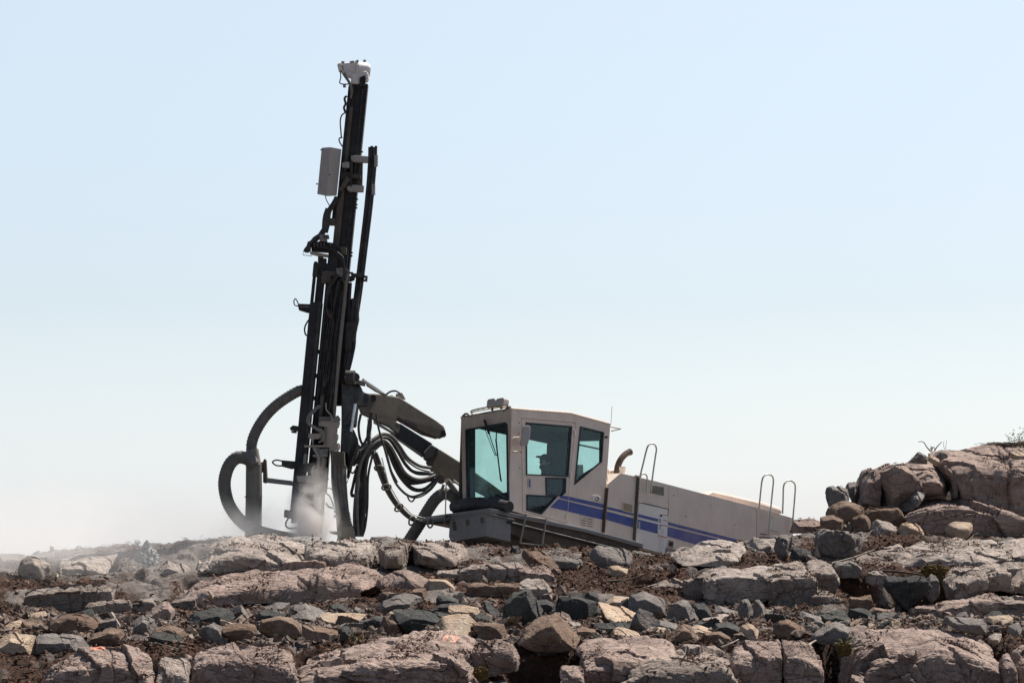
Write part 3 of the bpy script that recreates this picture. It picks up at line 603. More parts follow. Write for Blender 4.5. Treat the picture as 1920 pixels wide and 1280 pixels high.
# ------------------------------------------------------------------ mast (feed)
MY = 49.3
mast = MB()
def mp(x0, x1, y0, y1, name, mat, dy=0, th=.2, bev=.01, ref=600, par='m', s=.1):
    q = [(x0+(ref-y)*s, y) if k == 0 else (x1+(ref-y)*s, y) for k, y in ((0, y0), (1, y0), (1, y1), (0, y1))]
    o = MB().prism(q, MY+dy, th).build(name, M[mat], mastO if par == 'm' else rig, bev); return o
mastO = mp(622, 645.5, 157, 800, 'mast', 'black', .12, .25, .01, par='r')
mp(609.5, 622, 200, 476, 'feed_beam', 'olive', .05, .3); mp(609.3, 616, 160, 372, 'feed_beam', 'black', .04, .1); mp(616, 622, 157, 300, 'feed_beam', 'black2', .1, .1)
mp(603, 612, 368, 420, 'feed_beam', 'black2', .12, .2)
mp(578, 600.5, 566, 960, 'guide_rail', 'black', -.1, .28, .012, s=.096); mp(594, 600, 566, 900, 'guide_rail', 'black2', -.112, .1, .004, s=.097)
mp(603.8, 624, 470, 900, 'feed_beam', 'black', 0, .2, s=.095); mp(624, 641, 470, 900, 'feed_beam', 'black', .03, .3, s=.095); mp(630, 660, 560, 760, 'feed_beam', 'black', .25, .2, .01)
mp(578, 584, 490, 575, 'cylinder_rod', 'black', -.02, .07); mp(577, 587, 492, 519, 'cylinder_rod', 'black2', -.06, .1, .02); mp(586, 600.5, 484, 600, 'guide_rail', 'black', 0, .15); mp(586, 589, 484, 600, 'guide_rail', 'black2', -.02, .05)
MB().tube([P(651, 512, MY-.12), P(637, 650, MY-.12), P(626, 785, MY-.12)], .028, 10).build('guide_tube', M['pipe'], mastO)
mp(615, 622, 740, 790, 'guide_tube', 'olive', -.1, .08)
for y in (655, 700, 742, 768): mp(598, 606, y, y+5+(y % 3)*3, 'spacer', 'black', -.05, .1)
# vertical flats & pipes inside the cluster
random.seed(11)
for k in range(9):
    x = 608+k*3.7; y0 = random.uniform(520, 620); y1 = random.uniform(700, 800); r = random.choice((.010, .014, .018))
    MB().tube([P(x+(600-y)*.098+random.uniform(-1, 1), y, MY-.03-random.uniform(0, .06)) for y in np.linspace(y0, y1, 7)], r, 7, 2).build('hydraulic_hose', M[random.choice(('black2', 'rubber', 'rubber', 'black2'))], mastO)
for k in range(14):
    x = random.uniform(606, 634); y = random.uniform(520, 790); mp(x, x+random.uniform(3, 8), y, y+random.uniform(4, 22), 'bracket', random.choice(('black2', 'olive', 'black2', 'rubber')), -.05, .06, .004)
# feed chain: small links along the beam
m = MB(); zz = []
for k in range(58):
    y = 168+k*5.6; x = 638+(600-y)*.1; zz += [(x+2.2, y), (x+2.0, y+3.4), (x-.6, y+3.6), (x-.6, y+5.4)]
m.prism(zz+[(zz[-1][0]-2.2, zz[-1][1]), (zz[0][0]-4.4, zz[0][1])], MY+.09, .04)
m.build('feed_chain', M['black2'], mastO)
m = MB()
for y in (283, 372, 382, 388, 472, 478): x = 646+(600-y)*.1; m.prism([(x-1, y), (x+3, y+.5), (x+2, y+3), (x-1, y+3)], MY+.15, .05)
m.build('bracket', M['black'], mastO)
# head of the mast
hm = MB(); q = lambda x, y, d=0: P(x, y, MY+.1+d)
hm.tube([q(668, 130, .1), q(646, 128.5, .1)], lambda t: .112-.02*t, 16)
hm.prism([(641, 119), (672, 117), (676, 142), (662, 146), (650, 143)], MY+.08, .2)
head = hm.build('rotation_motor', M['white'], mastO, .01)
dm = MB(); c = q(669, 131.5, .1); dm.tube([c, c+Vector((.17, .05, -.015))], .142, 28); dm.tube([c-Vector((.03, .01, 0)), c+Vector((.012, 0, 0))], .158, 28); dm.tube([c+Vector((.17, .05, -.015)), c+Vector((.205, .06, -.018))], .115, 24); dm.build('gearbox', M['white'], head, .008)
MB().prism([(672, 134), (688, 133), (691, 140), (691, 147), (686, 152), (673, 150), (670, 142)], MY+.06, .28).build('gearbox', M['white'], head, .04)
MB().prism([(658, 138), (674, 138), (672, 158), (658, 157)], MY+.06, .2).build('bracket', M['white'], head, .01)
MB().tube([q(645, 129, .1), q(637, 126, .1)], .06, 12).prism([(632, 121), (640, 118), (642, 131), (635, 134)], MY+.1, .12).tube([q(650, 124, .05), q(634, 120, .05)], .022, 8).build('hydraulic_motor', M['white'], head, .006)
for a in ([(640, 117), (646, 117)], [(656, 117), (664, 116)], [(668, 116), (672, 114)], [(681, 115), (686, 114)]): MB().tube([q(*a[0]), q(*a[1])], .022, 8).build('bolt', M['lgrey'], head)
mp(628, 634, 146, 158, 'bracket', 'lgrey', .05, .1); MB().prism([(675, 145), (684, 141), (686, 147), (684, 162), (674, 162)], MY+.04, .05).build('chain_guard', M['black'], head, .01)
for pts, r, mt in (([(640, 133), (646, 143), (654, 155), (659, 170), (658, 185)], .017, 'pipe'), ([(644, 132), (650, 145), (658, 158), (661, 172)], .013, 'pipe'), ([(638, 134), (639, 145), (637, 155), (642, 158), (652, 158), (656, 156)], .010, 'rubber'),
                   ([(649, 211), (641, 216), (638, 228), (639, 245), (640, 258)], .012, 'rubber'), ([(642, 258), (636, 260), (637, 267), (642, 275)], .012, 'rubber'), ([(650, 180), (646, 185), (648, 195), (645, 202), (648, 212)], .02, 'rubber')):
    MB().tube([P(x, y, MY) for x, y in pts], r, 7, 5).build('hydraulic_hose', M[mt], mastO)
MB().prism([(643, 158), (648, 158), (648, 163), (643, 163)], MY, .1).build('bracket', M['lgrey'], mastO)
# control box
bx = MB(); a, b_, c_, d_ = P(603, 277, MY-.12), P(619.5, 276, MY-.38), P(613.5, 367.5, MY-.38), P(594.5, 364, MY-.12)
e, f_ = P(640.5, 280, MY-.06), P(631.5, 367, MY-.06); g, h_ = P(624, 281, MY+.2), P(614, 368, MY+.2)
bx.add([a, b_, c_, d_, e, f_, g, h_], [(0, 1, 2, 3), (1, 4, 5, 2), (4, 6, 7, 5), (6, 0, 3, 7), (0, 6, 4, 1), (3, 2, 5, 7)]); bx.build('control_box', M['lgrey'], mastO, .008)
MB().tube([P(x, y, MY-.1) for x, y in ((610, 367), (612, 375), (618, 386))], .008, 6, 4).build('cable', M['rubber'], mastO)
for x, y in ((596, 345), (604, 281)): c = P(x, y, MY-.2); MB().tube([c, c+Vector((-.03, 0, 0))], .012, 6).build('bolt', M['black'], mastO)
c = P(618, 328, MY-.38); MB().tube([c, c-Vector((0, .015, 0))], .012, 7).build('bolt', M['black'], mastO)
# light brackets and the bent hose sheath on the right
for k, (poly, dy, mt) in enumerate((([(658, 292), (664, 291), (690, 293), (690, 304), (668, 304), (658, 302)], -.02, 'lgrey'), ([(641, 305), (652, 303), (655, 305), (655, 315), (641, 314)], -.04, 'lgrey'), ([(655, 325), (676, 327), (676, 334), (652, 333)], -.02, 'olive'),
    ([(651, 349), (657, 346), (682, 348), (681, 359), (655, 359), (650, 355)], -.02, 'lgrey'), ([(640, 345), (650, 330), (658, 336), (646, 352), (640, 356)], -.05, 'olive'), ([(636, 350), (644, 350), (643, 358), (635, 357)], -.05, 'olive'), ([(657, 300), (661, 300), (660, 350), (655, 350)], -.03, 'black2'),
    ([(639, 325), (655, 322), (655, 330), (640, 340)], -.03, 'black2'), ([(671, 303), (680, 303), (679, 347), (670, 347)], .12, 'olive'), ([(610, 409), (629, 409), (628, 422), (611, 421)], 0, 'olive'))):
    MB().prism(poly, MY+dy, .16).build('bracket', M[mt], mastO, .008)
sheath = [(699, 279), (698, 310), (695, 350), (690, 400), (684, 450), (678, 500), (672, 550), (666, 590)]
for k, dx in enumerate((-6, -2, 2, 6)):
    MB().tube([P(x+dx*(1-.02*i), y-(5 if k % 2 else 3), MY+.1+(.02 if k % 2 else 0)) for i, (x, y) in enumerate(sheath)], .0235, 10, 5).build('hydraulic_hose', M['rubber'], mastO)
MB().tube([P(x, y, MY+.17) for x, y in sheath], .05, 10, 5).build('hose_sheath', M['black'], mastO)
for x, y, a in ((706, 301, 10), (701, 354, 9)):
    m = MB()
    for k in range(6): m.prism([(x-2, y-a+k*3.6), (x+2.5, y-a+k*3.6), (x+2.5, y-a+k*3.6+2), (x-2, y-a+k*3.6+2)], MY+.05, .08)
    m.prism([(x-4, y-a), (x, y-a), (x, y+a+2), (x-4, y+a+2)], MY+.05, .1); m.build('hose_clamp', M['lgrey'], mastO)
for poly, mt in (([(658, 512), (683, 513), (684, 520), (658, 519)], 'black2'), ([(682, 516), (689, 517), (688, 527), (680, 526), (680, 524), (685, 523), (685, 519), (682, 519)], 'olive'), ([(655, 517), (665, 518), (664, 524), (655, 528)], 'black')): MB().prism(poly, MY-.02, .15).build('hose_clamp', M[mt], mastO, .004)
for pts, r, mt in (([(671, 545), (668, 570), (668, 600), (664, 620), (662, 640)], .05, 'rubber'), ([(664, 560), (660, 590), (658, 620), (656, 650), (652, 680), (647, 700)], .045, 'rubber'), ([(663, 600), (664, 640), (660, 665), (654, 690), (649, 705)], .035, 'black'), ([(656, 530), (654, 560), (653, 600), (650, 650), (645, 690)], .04, 'black'),
                   ([(670, 592), (673, 596), (672, 605), (670, 612), (669, 620)], .008, 'rubber'), ([(672, 555), (668, 570), (660, 580), (652, 583)], .013, 'black2')):
    MB().tube([P(x, y, MY+.08) for x, y in pts], r, 9, 5).build('hydraulic_hose', M[mt], mastO)
MB().prism([(648, 604), (668, 600), (668, 622), (660, 622), (658, 660), (646, 656)], MY+.02, .1).build('accumulator', M['black2'], mastO, .02)
# hose carrier at mid mast
for poly, mt, dy in (([(583, 455), (600, 452), (623, 455), (640, 466), (650, 466), (648, 482), (636, 478), (622, 474), (584, 471)], 'black', .02), ([(582, 471), (600, 474), (615, 477), (616, 482), (598, 480), (581, 476)], 'dustm', -.06), ([(599, 439), (613, 440), (613, 453), (599, 452)], 'grey', -.06),
                     ([(606, 441), (616, 440), (617, 447), (608, 447)], 'olive', -.08), ([(569, 468), (575, 460), (577, 453), (583, 452), (582, 470), (577, 473), (570, 472)], 'rubber', -.05), ([(636, 462), (650, 464), (649, 478), (641, 476)], 'olive', -.05),
                     ([(630, 503), (645, 501), (655, 506), (655, 527), (644, 531), (640, 520), (632, 516)], 'grey', -.1), ([(604, 508), (632, 508), (632, 518), (604, 518)], 'olive', -.06), ([(648, 509), (662, 510), (662, 513), (648, 512)], 'olive', -.12), ([(640, 524), (656, 525), (656, 527), (640, 527)], 'olive', -.12),
                     ([(602, 518), (618, 515), (624, 530), (604, 532)], 'olive', -.06), ([(596, 480), (606, 480), (605, 492), (596, 492)], 'olive', 0), ([(607, 492), (620, 495), (620, 508), (606, 506)], 'black', 0)):
    MB().prism(poly, MY+dy, .12).build('bracket', M[mt], mastO, .006)
m = MB()
for x in (588, 594, 600, 606, 618): m.prism([(x, 455), (x+3.2, 455.5), (x+3, 463), (x, 462.5)], MY-.04, .1)
m.build('hose_clamp', M['olive'], mastO)
for k, pts in enumerate(([(632, 371), (622, 388), (613, 400), (610, 415), (608, 430), (603, 440)], [(629, 378), (617, 396), (614, 420), (610, 436)], [(606, 432), (597, 445), (588, 452), (578, 458)], [(603, 440), (590, 448), (580, 462)], [(612, 390), (607, 405), (605, 425), (606, 432)])):
    MB().tube([P(x, y, MY+.02*k) for x, y in pts], (.045, .045, .04, .04, .014)[k], 9, 5).build('hydraulic_hose', M['rubber'], mastO)
for k in range(8):
    o = k*2.2; MB().tube([P(x, y, MY-.06-.012*k) for x, y in ((596+o, 464), (612+o, 464+o*.4), (628+o*.6, 472+o*.3), (640+o*.3, 488), (645, 505+o), (640-o*.4, 530), (630-o*.3, 560+o))], .0145, 7, 5).build('hydraulic_hose', M['rubber'] if k % 3 else M['black2'], mastO)
for k in range(4):
    o = k*2.; MB().tube([P(x, y, MY-.1-.01*k) for x, y in ((636-o, 515), (625-o, 530), (616-o*.6, 550), (612, 575), (615+o, 590-o), (621, 595-o), (625, 585))], .010, 7, 5).build('hydraulic_hose', M['olive'] if k < 2 else M['rubber'], mastO)
MB().tube([P(569, 470, MY), P(568, 478, MY), P(585, 480, MY)], .006, 6).build('cable', M['rubber'], mastO)
# lever arm on the left, its loop, hose
MB().prism([(558, 569), (582, 570), (600, 573), (598, 585), (576, 586), (560, 581)], MY-.05, .12).build('bracket', M['black'], mastO, .01)
MB().prism([(562, 573), (580, 573), (580, 577), (562, 577)], MY-.09, .03).build('bracket', M['olive'], mastO)
MB().tube([P(x, y, MY) for x, y in ((560, 574), (553, 572), (551, 565), (554, 560), (558, 566), (560, 573))], .010, 7, 5).build('cable', M['rubber'], mastO)
MB().tube([P(x, y, MY) for x, y in ((580, 598), (574, 607), (571, 617), (573, 627), (577, 629))], .014, 7, 5).build('cable', M['rubber'], mastO)
# bottle-like lamp, lower arm, foot
MB().tube([P(544, 804, MY), P(549, 802, MY), P(561, 804, MY)], lambda t: .022+.025*min(1, t*3), 10).prism([(545, 807), (556, 808), (556, 812), (547, 811)], MY, .05).build('lamp', M['black2'], mastO)
MB().prism([(528, 862), (560, 865), (560, 876), (546, 879), (528, 874)], MY-.05, .12).build('bracket', M['black2'], mastO, .008)
MB().tube([P(x, y, MY) for x, y in ((530, 864), (518, 862), (511, 866), (518, 872), (530, 873))], .014, 7, 5).build('cable', M['olive'], mastO)
MB().prism([(500, 895), (548, 901), (548, 910), (496, 904)], MY-.02, .1).build('support_arm', M['deck'], mastO, .008)
MB().prism([(493, 864), (496, 859), (499, 862), (501, 900), (498, 906), (493, 904)], MY-.06, .16).build('support_arm', M['olive'], mastO, .01)
MB().prism([(478, 865), (495, 866), (495, 885), (478, 885)], MY-.02, .12).build('support_arm', M['pipe'], mastO, .008)
MB().prism([(533, 955), (552, 957), (566, 962), (560, 974), (552, 974), (532, 969)], MY-.08, .2).build('mast_foot', M['pipe'], mastO, .012)
MB().tube([P(x, y, MY-.05) for x, y in ((541, 970), (536, 980), (538, 988), (548, 990), (566, 989))], .014, 8, 5).build('mast_foot', M['grey'], mastO)
mp(581, 612, 900, 1030, 'mast_foot', 'pipe', .02, .22, .02, s=.06); mp(580, 590, 940, 980, 'guide_rail', 'black2', -.1, .2, s=.09); mp(600, 628, 890, 1000, 'feed_beam', 'olive', 0, .2, s=.06)
# rock drill carriage: grey and dusty
for poly, mt, dy in (([(597, 791), (634, 786), (637, 792), (634, 802), (597, 799)], 'dustm', -.2), ([(608, 800), (632, 800), (631, 840), (606, 838)], 'dustm', -.16), ([(578, 812), (602, 812), (601, 822), (588, 823), (587, 838), (600, 840), (600, 845), (586, 842), (584, 824), (578, 820)], 'dustm', -.2),
    ([(570, 834), (618, 834), (622, 838), (570, 838)], 'dustm', -.22), ([(588, 841), (616, 840), (612, 857), (592, 858)], 'grey', -.2), ([(586, 852), (614, 851), (614, 855), (586, 856)], 'dustm', -.22), ([(617, 838), (634, 830), (636, 842), (630, 848), (618, 846)], 'dustm', -.2),
    ([(594, 860), (612, 858), (607, 900), (590, 900)], 'dustm', -.15), ([(556, 892), (602, 890), (616, 896), (612, 905), (558, 903)], 'dustm', -.2), ([(572, 868), (590, 866), (588, 885), (570, 884)], 'olive', -.18), ([(560, 905), (600, 903), (600, 925), (560, 922)], 'dustm', -.15),
    ([(586, 880), (616, 876), (612, 925), (590, 925)], 'dustm', -.12), ([(570, 850), (576, 850), (574, 870), (567, 870)], 'grey', -.2), ([(624, 782), (634, 778), (638, 786), (634, 792), (624, 790)], 'grey', -.22), ([(596, 783), (620, 781), (622, 787), (596, 789)], 'black2', -.18)):
    MB().prism(poly, MY+dy, .16).build('rock_drill', M[mt], mastO, .012)
MB().tube([P(621, 800, MY-.12), P(619, 838, MY-.12)], .10, 16).build('rock_drill', M['dustm'], mastO)
MB().tube([P(602, 842, MY-.14), P(600, 860, MY-.14)], .085, 16).build('rock_drill', M['grey'], mastO)
m = MB()
for y in (783, 786, 789): m.tube([P(598, y, MY-.2), P(622, y-1, MY-.2)], .012, 7)
m.build('hydraulic_hose', M['grey'], mastO)
for k in range(4):
    o = k*1.9; MB().tube([P(x, y, MY-.24-.01*k) for x, y in ((596+o, 760), (578+o, 778), (576+o*.8, 792), (590+o*.6, 803-o*.3), (602+o*.5, 812-o), (603+o*.6, 824), (597, 829))], .013, 7, 6).build('hydraulic_hose', M['grey'], mastO)
for pts, r in (([(611, 755), (612, 768), (620, 777), (624, 790)], .012), ([(628, 808), (634, 818), (630, 830)], .010), ([(628, 832), (636, 832), (636, 842), (628, 846)], .010), ([(588, 842), (595, 850), (598, 865), (596, 890), (600, 900)], .018), ([(606, 858), (606, 868), (600, 880)], .014), ([(590, 872), (586, 880), (586, 895)], .02), ([(612, 878), (610, 900), (608, 930)], .012)):
    MB().tube([P(x, y, MY-.26) for x, y in pts], r, 7, 5).build('hydraulic_hose', M['dustm'], mastO)
# drill rod going down the hole
MB().tube([P(597, 900, MY-.1), P(592, 1035, MY-.1)], .06, 12).build('drill_rod', M['dustm'], mastO)
# ------------------------------------------------------------------ dust hood, big hoses
dh = MB().tube([P(476, 872, MY-.1), P(476, 930, MY-.1), P(475, 990, MY-.1), P(475, 1030, MY-.1)], lambda t: .135+.012*t, 28)
dh.tube([P(475, 930, MY-.1), P(475, 932, MY-.1)], .150, 28); dust = dh.build('dust_hood', M['pipe'], rig)
MB().tube([P(473, 842, MY-.1), P(475, 872, MY-.1)], lambda t: .105+.03*t, 24).build('hood_cone', M['pipe'], dust)
MB().tube([P(x, y, MY+.05) for x, y in ((575, 731), (560, 733), (540, 744), (520, 758), (503, 774), (488, 794), (477, 815), (472, 832), (472, 846))], .092, 20, 8, .045, .055).build('suction_hose', M['hose'], rig)
MB().tube([P(x, y, MY-.28) for x, y in ((477, 872), (470, 864), (458, 858), (444, 858), (431, 870), (423, 890), (421, 912), (427, 940), (440, 963), (458, 982), (480, 994), (510, 1003), (545, 1010), (575, 1015), (600, 1020))], .108, 20, 8, .042, .05).build('suction_hose', M['hose'], rig)
MB().tube([P(x, y, 51.3+max(0, x-850)*.02) for x, y in ((758, 1028), (772, 1005), (788, 980), (803, 955), (818, 934), (835, 925), (853, 934), (862, 955), (866, 980))], .105, 20, 8, .035, .055).build('suction_hose', M['hose'], rig)
# ------------------------------------------------------------------ hose bundles between mast and boom
def H(pts, r, mat='rubber', Y0=49.3, dY=.0, name='hydraulic_hose', par=None, sm=7, Y1=None):
    n = len(pts); q = c4(pts); MB().tube([P(x, y, Y0+((Y1 if Y1 else Y0)-Y0)*i/(n-1)+dY) for i, (x, y) in enumerate(q)], r, 8, sm).build(name, M[mat], par or boom)
arcs = [[(215, 690), (290, 590), (370, 520), (430, 488), (490, 505), (545, 570), (600, 650), (680, 705), (760, 720)], [(230, 700), (310, 590), (400, 520), (470, 520), (530, 600), (590, 700), (660, 755), (775, 760)],
        [(250, 690), (330, 590), (420, 530), (480, 570), (530, 660), (580, 750), (650, 795), (720, 795), (790, 772)], [(260, 680), (340, 600), (440, 545), (490, 600), (540, 720), (600, 810), (680, 815), (780, 780)],
        [(270, 670), (350, 600), (430, 545), (475, 610), (510, 700), (560, 790), (640, 862), (720, 862), (800, 795)], [(300, 640), (370, 600), (430, 560), (460, 640), (485, 740), (530, 840), (610, 912), (680, 905), (750, 860), (805, 800)], [(280, 650), (360, 590), (445, 550), (500, 640), (555, 750), (620, 800), (700, 808), (790, 775)]]
for k, a in enumerate(arcs): H(a, .030 if k < 5 else .022, 'hose' if k in (0, 2, 5) else 'rubber', 49.25+.04*k, Y1=50.6)
H([(600, 915), (612, 940), (630, 950), (645, 935), (655, 912)], .014, 'rubber', 49.9)
random.seed(5)
vert = [[(345, 560), (285, 680), (262, 800), (255, 1000), (262, 1190)], [(330, 600), (312, 760), (312, 950), (290, 1100), (275, 1190)], [(360, 630), (330, 780), (325, 980), (310, 1120), (290, 1190)], [(320, 590), (270, 700), (245, 900), (235, 1050), (240, 1180)],
        [(340, 600), (295, 760), (290, 950), (270, 1100), (265, 1190)], [(300, 640), (250, 745), (225, 850), (216, 890), (222, 912), (236, 905)], [(350, 610), (300, 720), (275, 900), (285, 1050), (282, 1190)], [(330, 640), (300, 800), (272, 950), (250, 1080), (250, 1190)], [(352, 600), (310, 700), (300, 880), (300, 1050), (285, 1190)]]
rq = random.Random(8)
for a_ in range(7): q_ = arcs[a_ % 7]; o1, o2 = rq.uniform(-22, 22), rq.uniform(-14, 26); H([(x+o1*.5+rq.uniform(-6, 6), y+o2*(i/len(q_))+rq.uniform(-5, 5)) for i, (x, y) in enumerate(q_)], .015, 'rubber', 49.4+.03*a_, Y1=50.7)
for a_ in range(6): H([(300+rq.uniform(-30, 45), 600), (275+rq.uniform(-20, 40), 740), (272+rq.uniform(-25, 45), 930), (268+rq.uniform(-25, 30), 1080), (262+rq.uniform(-15, 25), 1190)], .014, 'rubber', 49.25+.03*a_)
for k, a in enumerate(vert): H(a, .026 if k != 2 else .02, 'rubber' if k % 3 else 'hose', 49.2+.03*k)
for a, r in (([(280, 350), (265, 430), (272, 510), (290, 560)], .022), ([(250, 585), (285, 575), (320, 520), (345, 450), (348, 340)], .024), ([(385, 350), (392, 400), (410, 480), (440, 580), (480, 720), (530, 820)], .018), ([(355, 340), (335, 430), (330, 520), (345, 560)], .03), ([(205, 740), (225, 755), (245, 730), (255, 700)], .016), ([(265, 560), (235, 640), (215, 690), (205, 740)], .03),
             ([(50, 855), (85, 870), (100, 920)], .008), ([(45, 895), (70, 920), (95, 985)], .012), ([(40, 960), (60, 985), (100, 998)], .014), ([(205, 750), (190, 810), (178, 830)], .006)):
    H(a, r, 'rubber', 49.2)
# thick pale hoses next to the mast foot
for k, a in enumerate(([(100, 680), (105, 820), (130, 1000), (145, 1200)], [(125, 680), (130, 820), (150, 1000), (165, 1210)], [(150, 690), (155, 850), (175, 1020), (195, 1200)], [(90, 700), (95, 850), (120, 1010), (135, 1200)], [(165, 700), (170, 850), (185, 1020), (215, 1200)])):
    H(a, .038, 'hose', 49.1+.03*k)
MB().prism(c4([(70, 600), (165, 610), (170, 706), (75, 700)]), 49.0, .2).build('hose_clamp', M['olive'], boom, .01)
MB().prism(c4([(120, 1085), (200, 1075), (235, 1150), (240, 1230), (110, 1240), (125, 1160)]), 49.05, .3).build('stinger_foot', M['pipe'], boom, .03)
m = MB()
for k in range(7): y = 1020+k*15; m.tube([P(*c4([(150+k*2, y)])[0], 49.02), P(*c4([(205+k*3, y+8)])[0], 49.05)], .012, 6)
m.build('hose_clamp', M['hose'], boom)
for q in ([(95, 1040), (120, 1045), (120, 1060), (95, 1062)], [(60, 1150), (120, 1155), (118, 1180), (70, 1170)], [(95, 1005), (110, 1005), (108, 1030), (95, 1028)]): MB().prism(c4(q), 49.05, .08).build('bracket', M['pipe'], boom, .008)
slab([(640, 800), (655, 800), (652, 870), (645, 900), (640, 1000), (632, 1000)], .15, 'stinger', M['black'], boom, .01, .1)
# banded cable bundle sagging to the machine
path = [(372, 612), (398, 690), (425, 770), (455, 850), (495, 925), (545, 990), (615, 1055), (690, 1088), (770, 1088), (880, 1075)]
for k in range(6):
    ox, oy = (14*math.cos(k*1.05), 12*math.sin(k*1.05)); H([(x+ox+3*math.sin(i+k), y+oy+2*math.cos(i*2+k)) for i, (x, y) in enumerate(path)], .021 if k < 4 else .014, ('hose', 'rubber', 'hose', 'rubber', 'rubber', 'pipe')[k], 49.35, Y1=50.3)
def ring(px, py, Y, a, b, rot, r, mat, name):
    pts = [];
    for k in range(17):
        t = 2*math.pi*k/16; x = a*math.cos(t); y = b*math.sin(t); pts.append(P(px+x*math.cos(rot)-y*math.sin(rot), py+x*math.sin(rot)+y*math.cos(rot), Y+.07*math.sin(t)))
    MB().tube(pts, r, 6).build(name, M[mat], boom)
for x, y, rt in ((405, 722, .1), (455, 852, -.2), (540, 992, -.7), (630, 1082, -1.2), (755, 1098, -1.55), (868, 1070, -1.5)):
    q = c4([(x, y)])[0]; ring(q[0], q[1], 49.4+(x-380)*.0018, 8.5, 5, rt, .017, 'pipe', 'clamp_ring')
def chain(a, b, Y0, Y1, n, r=.006, name='chain', mat='steel'):
    m = MB(); A_, B_ = P(*a, Y0), P(*b, Y1); d = (B_-A_)/n; t = d.normalized(); s1 = t.orthogonal().normalized(); s2 = t.cross(s1)
    for i in range(n):
        c = A_+d*(i+.5); s_ = s1 if i % 2 else s2; L = d.length*.62
        m.tube([c+t*L*math.cos(k*math.pi/4)+s_*L*.55*math.sin(k*math.pi/4) for k in range(9)], r, 5)
    m.build(name, M[mat], boom)
chain((694.5, 782), (695, 828), 49.2, 49.2, 13, .007); chain((690, 785), (694, 830), 49.3, 49.3, 12, .006)
chain((836.5, 906), (835, 968), 50.5, 50.5, 22, .006)
for a, b in (((716, 858), (728, 905)), ((728, 905), (748, 940)), ((748, 940), (772, 964)), ((772, 964), (800, 972)), ((800, 972), (836, 966))): chain(a, b, 49.5+(a[0]-716)*.007, 49.5+(b[0]-716)*.007, 16, .005)
MB().prism([(833, 965), (840, 963), (844, 972), (842, 982), (835, 981)], 50.35, .08).build('shackle', M['olive'], boom, .01)

# ------------------------------------------------------------------ operator
def Q(x, y, o=.62): return S(830+x/4, 730+y/4, o)
def skin(name, verts, edges, rad, mat, root=0, parent=None, sub=2):
    me = bpy.data.meshes.new(name); me.from_pydata([tuple(p) for p in verts], edges, []); me.materials.append(mat)
    o = bpy.data.objects.new(name, me); COL.objects.link(o); s = o.modifiers.new('skin', 'SKIN'); s.use_smooth_shade = True
    if not me.skin_vertices: bm = bmesh.new(); bm.from_mesh(me); bm.verts.layers.skin.verify(); bm.to_mesh(me); bm.free()
    for i, r in enumerate(rad):
        r = r if isinstance(r, tuple) else (r, r); me.skin_vertices[0].data[i].radius = r; me.skin_vertices[0].data[i].use_root = (i == root)
    d = o.modifiers.new('sub', 'SUBSURF'); d.levels = sub; d.render_levels = sub
    if parent: o.parent = parent
    return o
def hand_chain(V, E, R, wi, wrist, palm_dir, side, upv, sc=1.):
    """palm and five fingers grown from the wrist vertex wi"""
    p = wrist+palm_dir*.055*sc; V.append(p); E.append((wi, len(V)-1)); R.append((.030, .018)); pi = len(V)-1
    for k, (L, s_) in enumerate(((.075, .030), (.085, .011), (.078, -.009), (.060, -.028))):
        a = p+palm_dir*.035+side*s_; b = a+(palm_dir*.7-upv*.7)*L*.5; c = b+(-upv*.8-palm_dir*.6)*L*.5
        V.extend([a, b, c]); i = len(V)-3; E.extend([(pi, i), (i, i+1), (i+1, i+2)]); R.extend([.010, .009, .008])
    a = wrist+palm_dir*.02+side*.035-upv*.01; b = a+(palm_dir*.6+side*.2-upv*.6)*.035; c = b+(palm_dir*.3-upv*.8-side*.3)*.03
    V.extend([a, b, c]); i = len(V)-3; E.extend([(wi, i), (i, i+1), (i+1, i+2)]); R.extend([.012, .010, .009])
pel = Q(800, 835); ch = Q(785, 700); nk = Q(778, 625); hb = Q(772, 572); ht = Q(766, 520)
V_ = [pel, Q(792, 765), ch, nk, hb, ht, Q(732, 548), Q(728, 585), Q(812, 545)]; E_ = [(0, 1), (1, 2), (2, 3), (3, 4), (4, 5), (5, 6), (4, 7), (5, 8)]; R_ = [(.17, .14), (.16, .13), (.19, .135), (.065, .065), (.085, .09), (.092, .10), .022, .035, .06]
for sg in (-1, 1):
    sh = ch+v*.2*sg+w*.05; el = Q(735, 765)+v*.27*sg; wr = Q(655, 770)+v*.2*sg; b0 = len(V_)
    V_ += [sh, el, wr]; E_ += [(2, b0), (b0, b0+1), (b0+1, b0+2)]; R_ += [.075, .05, .032]
    hand_chain(V_, E_, R_, b0+2, wr, u, v*-sg, w)
    hp = pel+v*.1*sg; kn = hp+u*.45+w*.04; an = kn-w*.40+u*.08; ft = an+u*.18-w*.03; b0 = len(V_)
    V_ += [hp, kn, an, ft]; E_ += [(0, b0), (b0, b0+1), (b0+1, b0+2), (b0+2, b0+3)]; R_ += [.1, .075, .05, (.045, .035)]
per = skin('person', V_, E_, R_, M['cloth']); tag(per, 'operator in a dark peaked cap seated in the cab, facing the mast', 'person')
hd = MB(); c = Q(768, 552); 
def blob(c, a, b, d, ra, rb, rd, n=14, h=8, lo=-1.):
    vs = []; fs = []
    for j in range(h+1):
        ph = math.pi*(j/h-.5)
        for i in range(n):
            th = 2*math.pi*i/n; z = max(math.sin(ph), lo); vs.append(c+a*ra*math.cos(ph)*math.cos(th)+b*rb*math.cos(ph)*math.sin(th)+d*rd*z)
    for j in range(h):
        for i in range(n): fs.append((j*n+i, j*n+(i+1) % n, (j+1)*n+(i+1) % n, (j+1)*n+i))
    return vs, fs
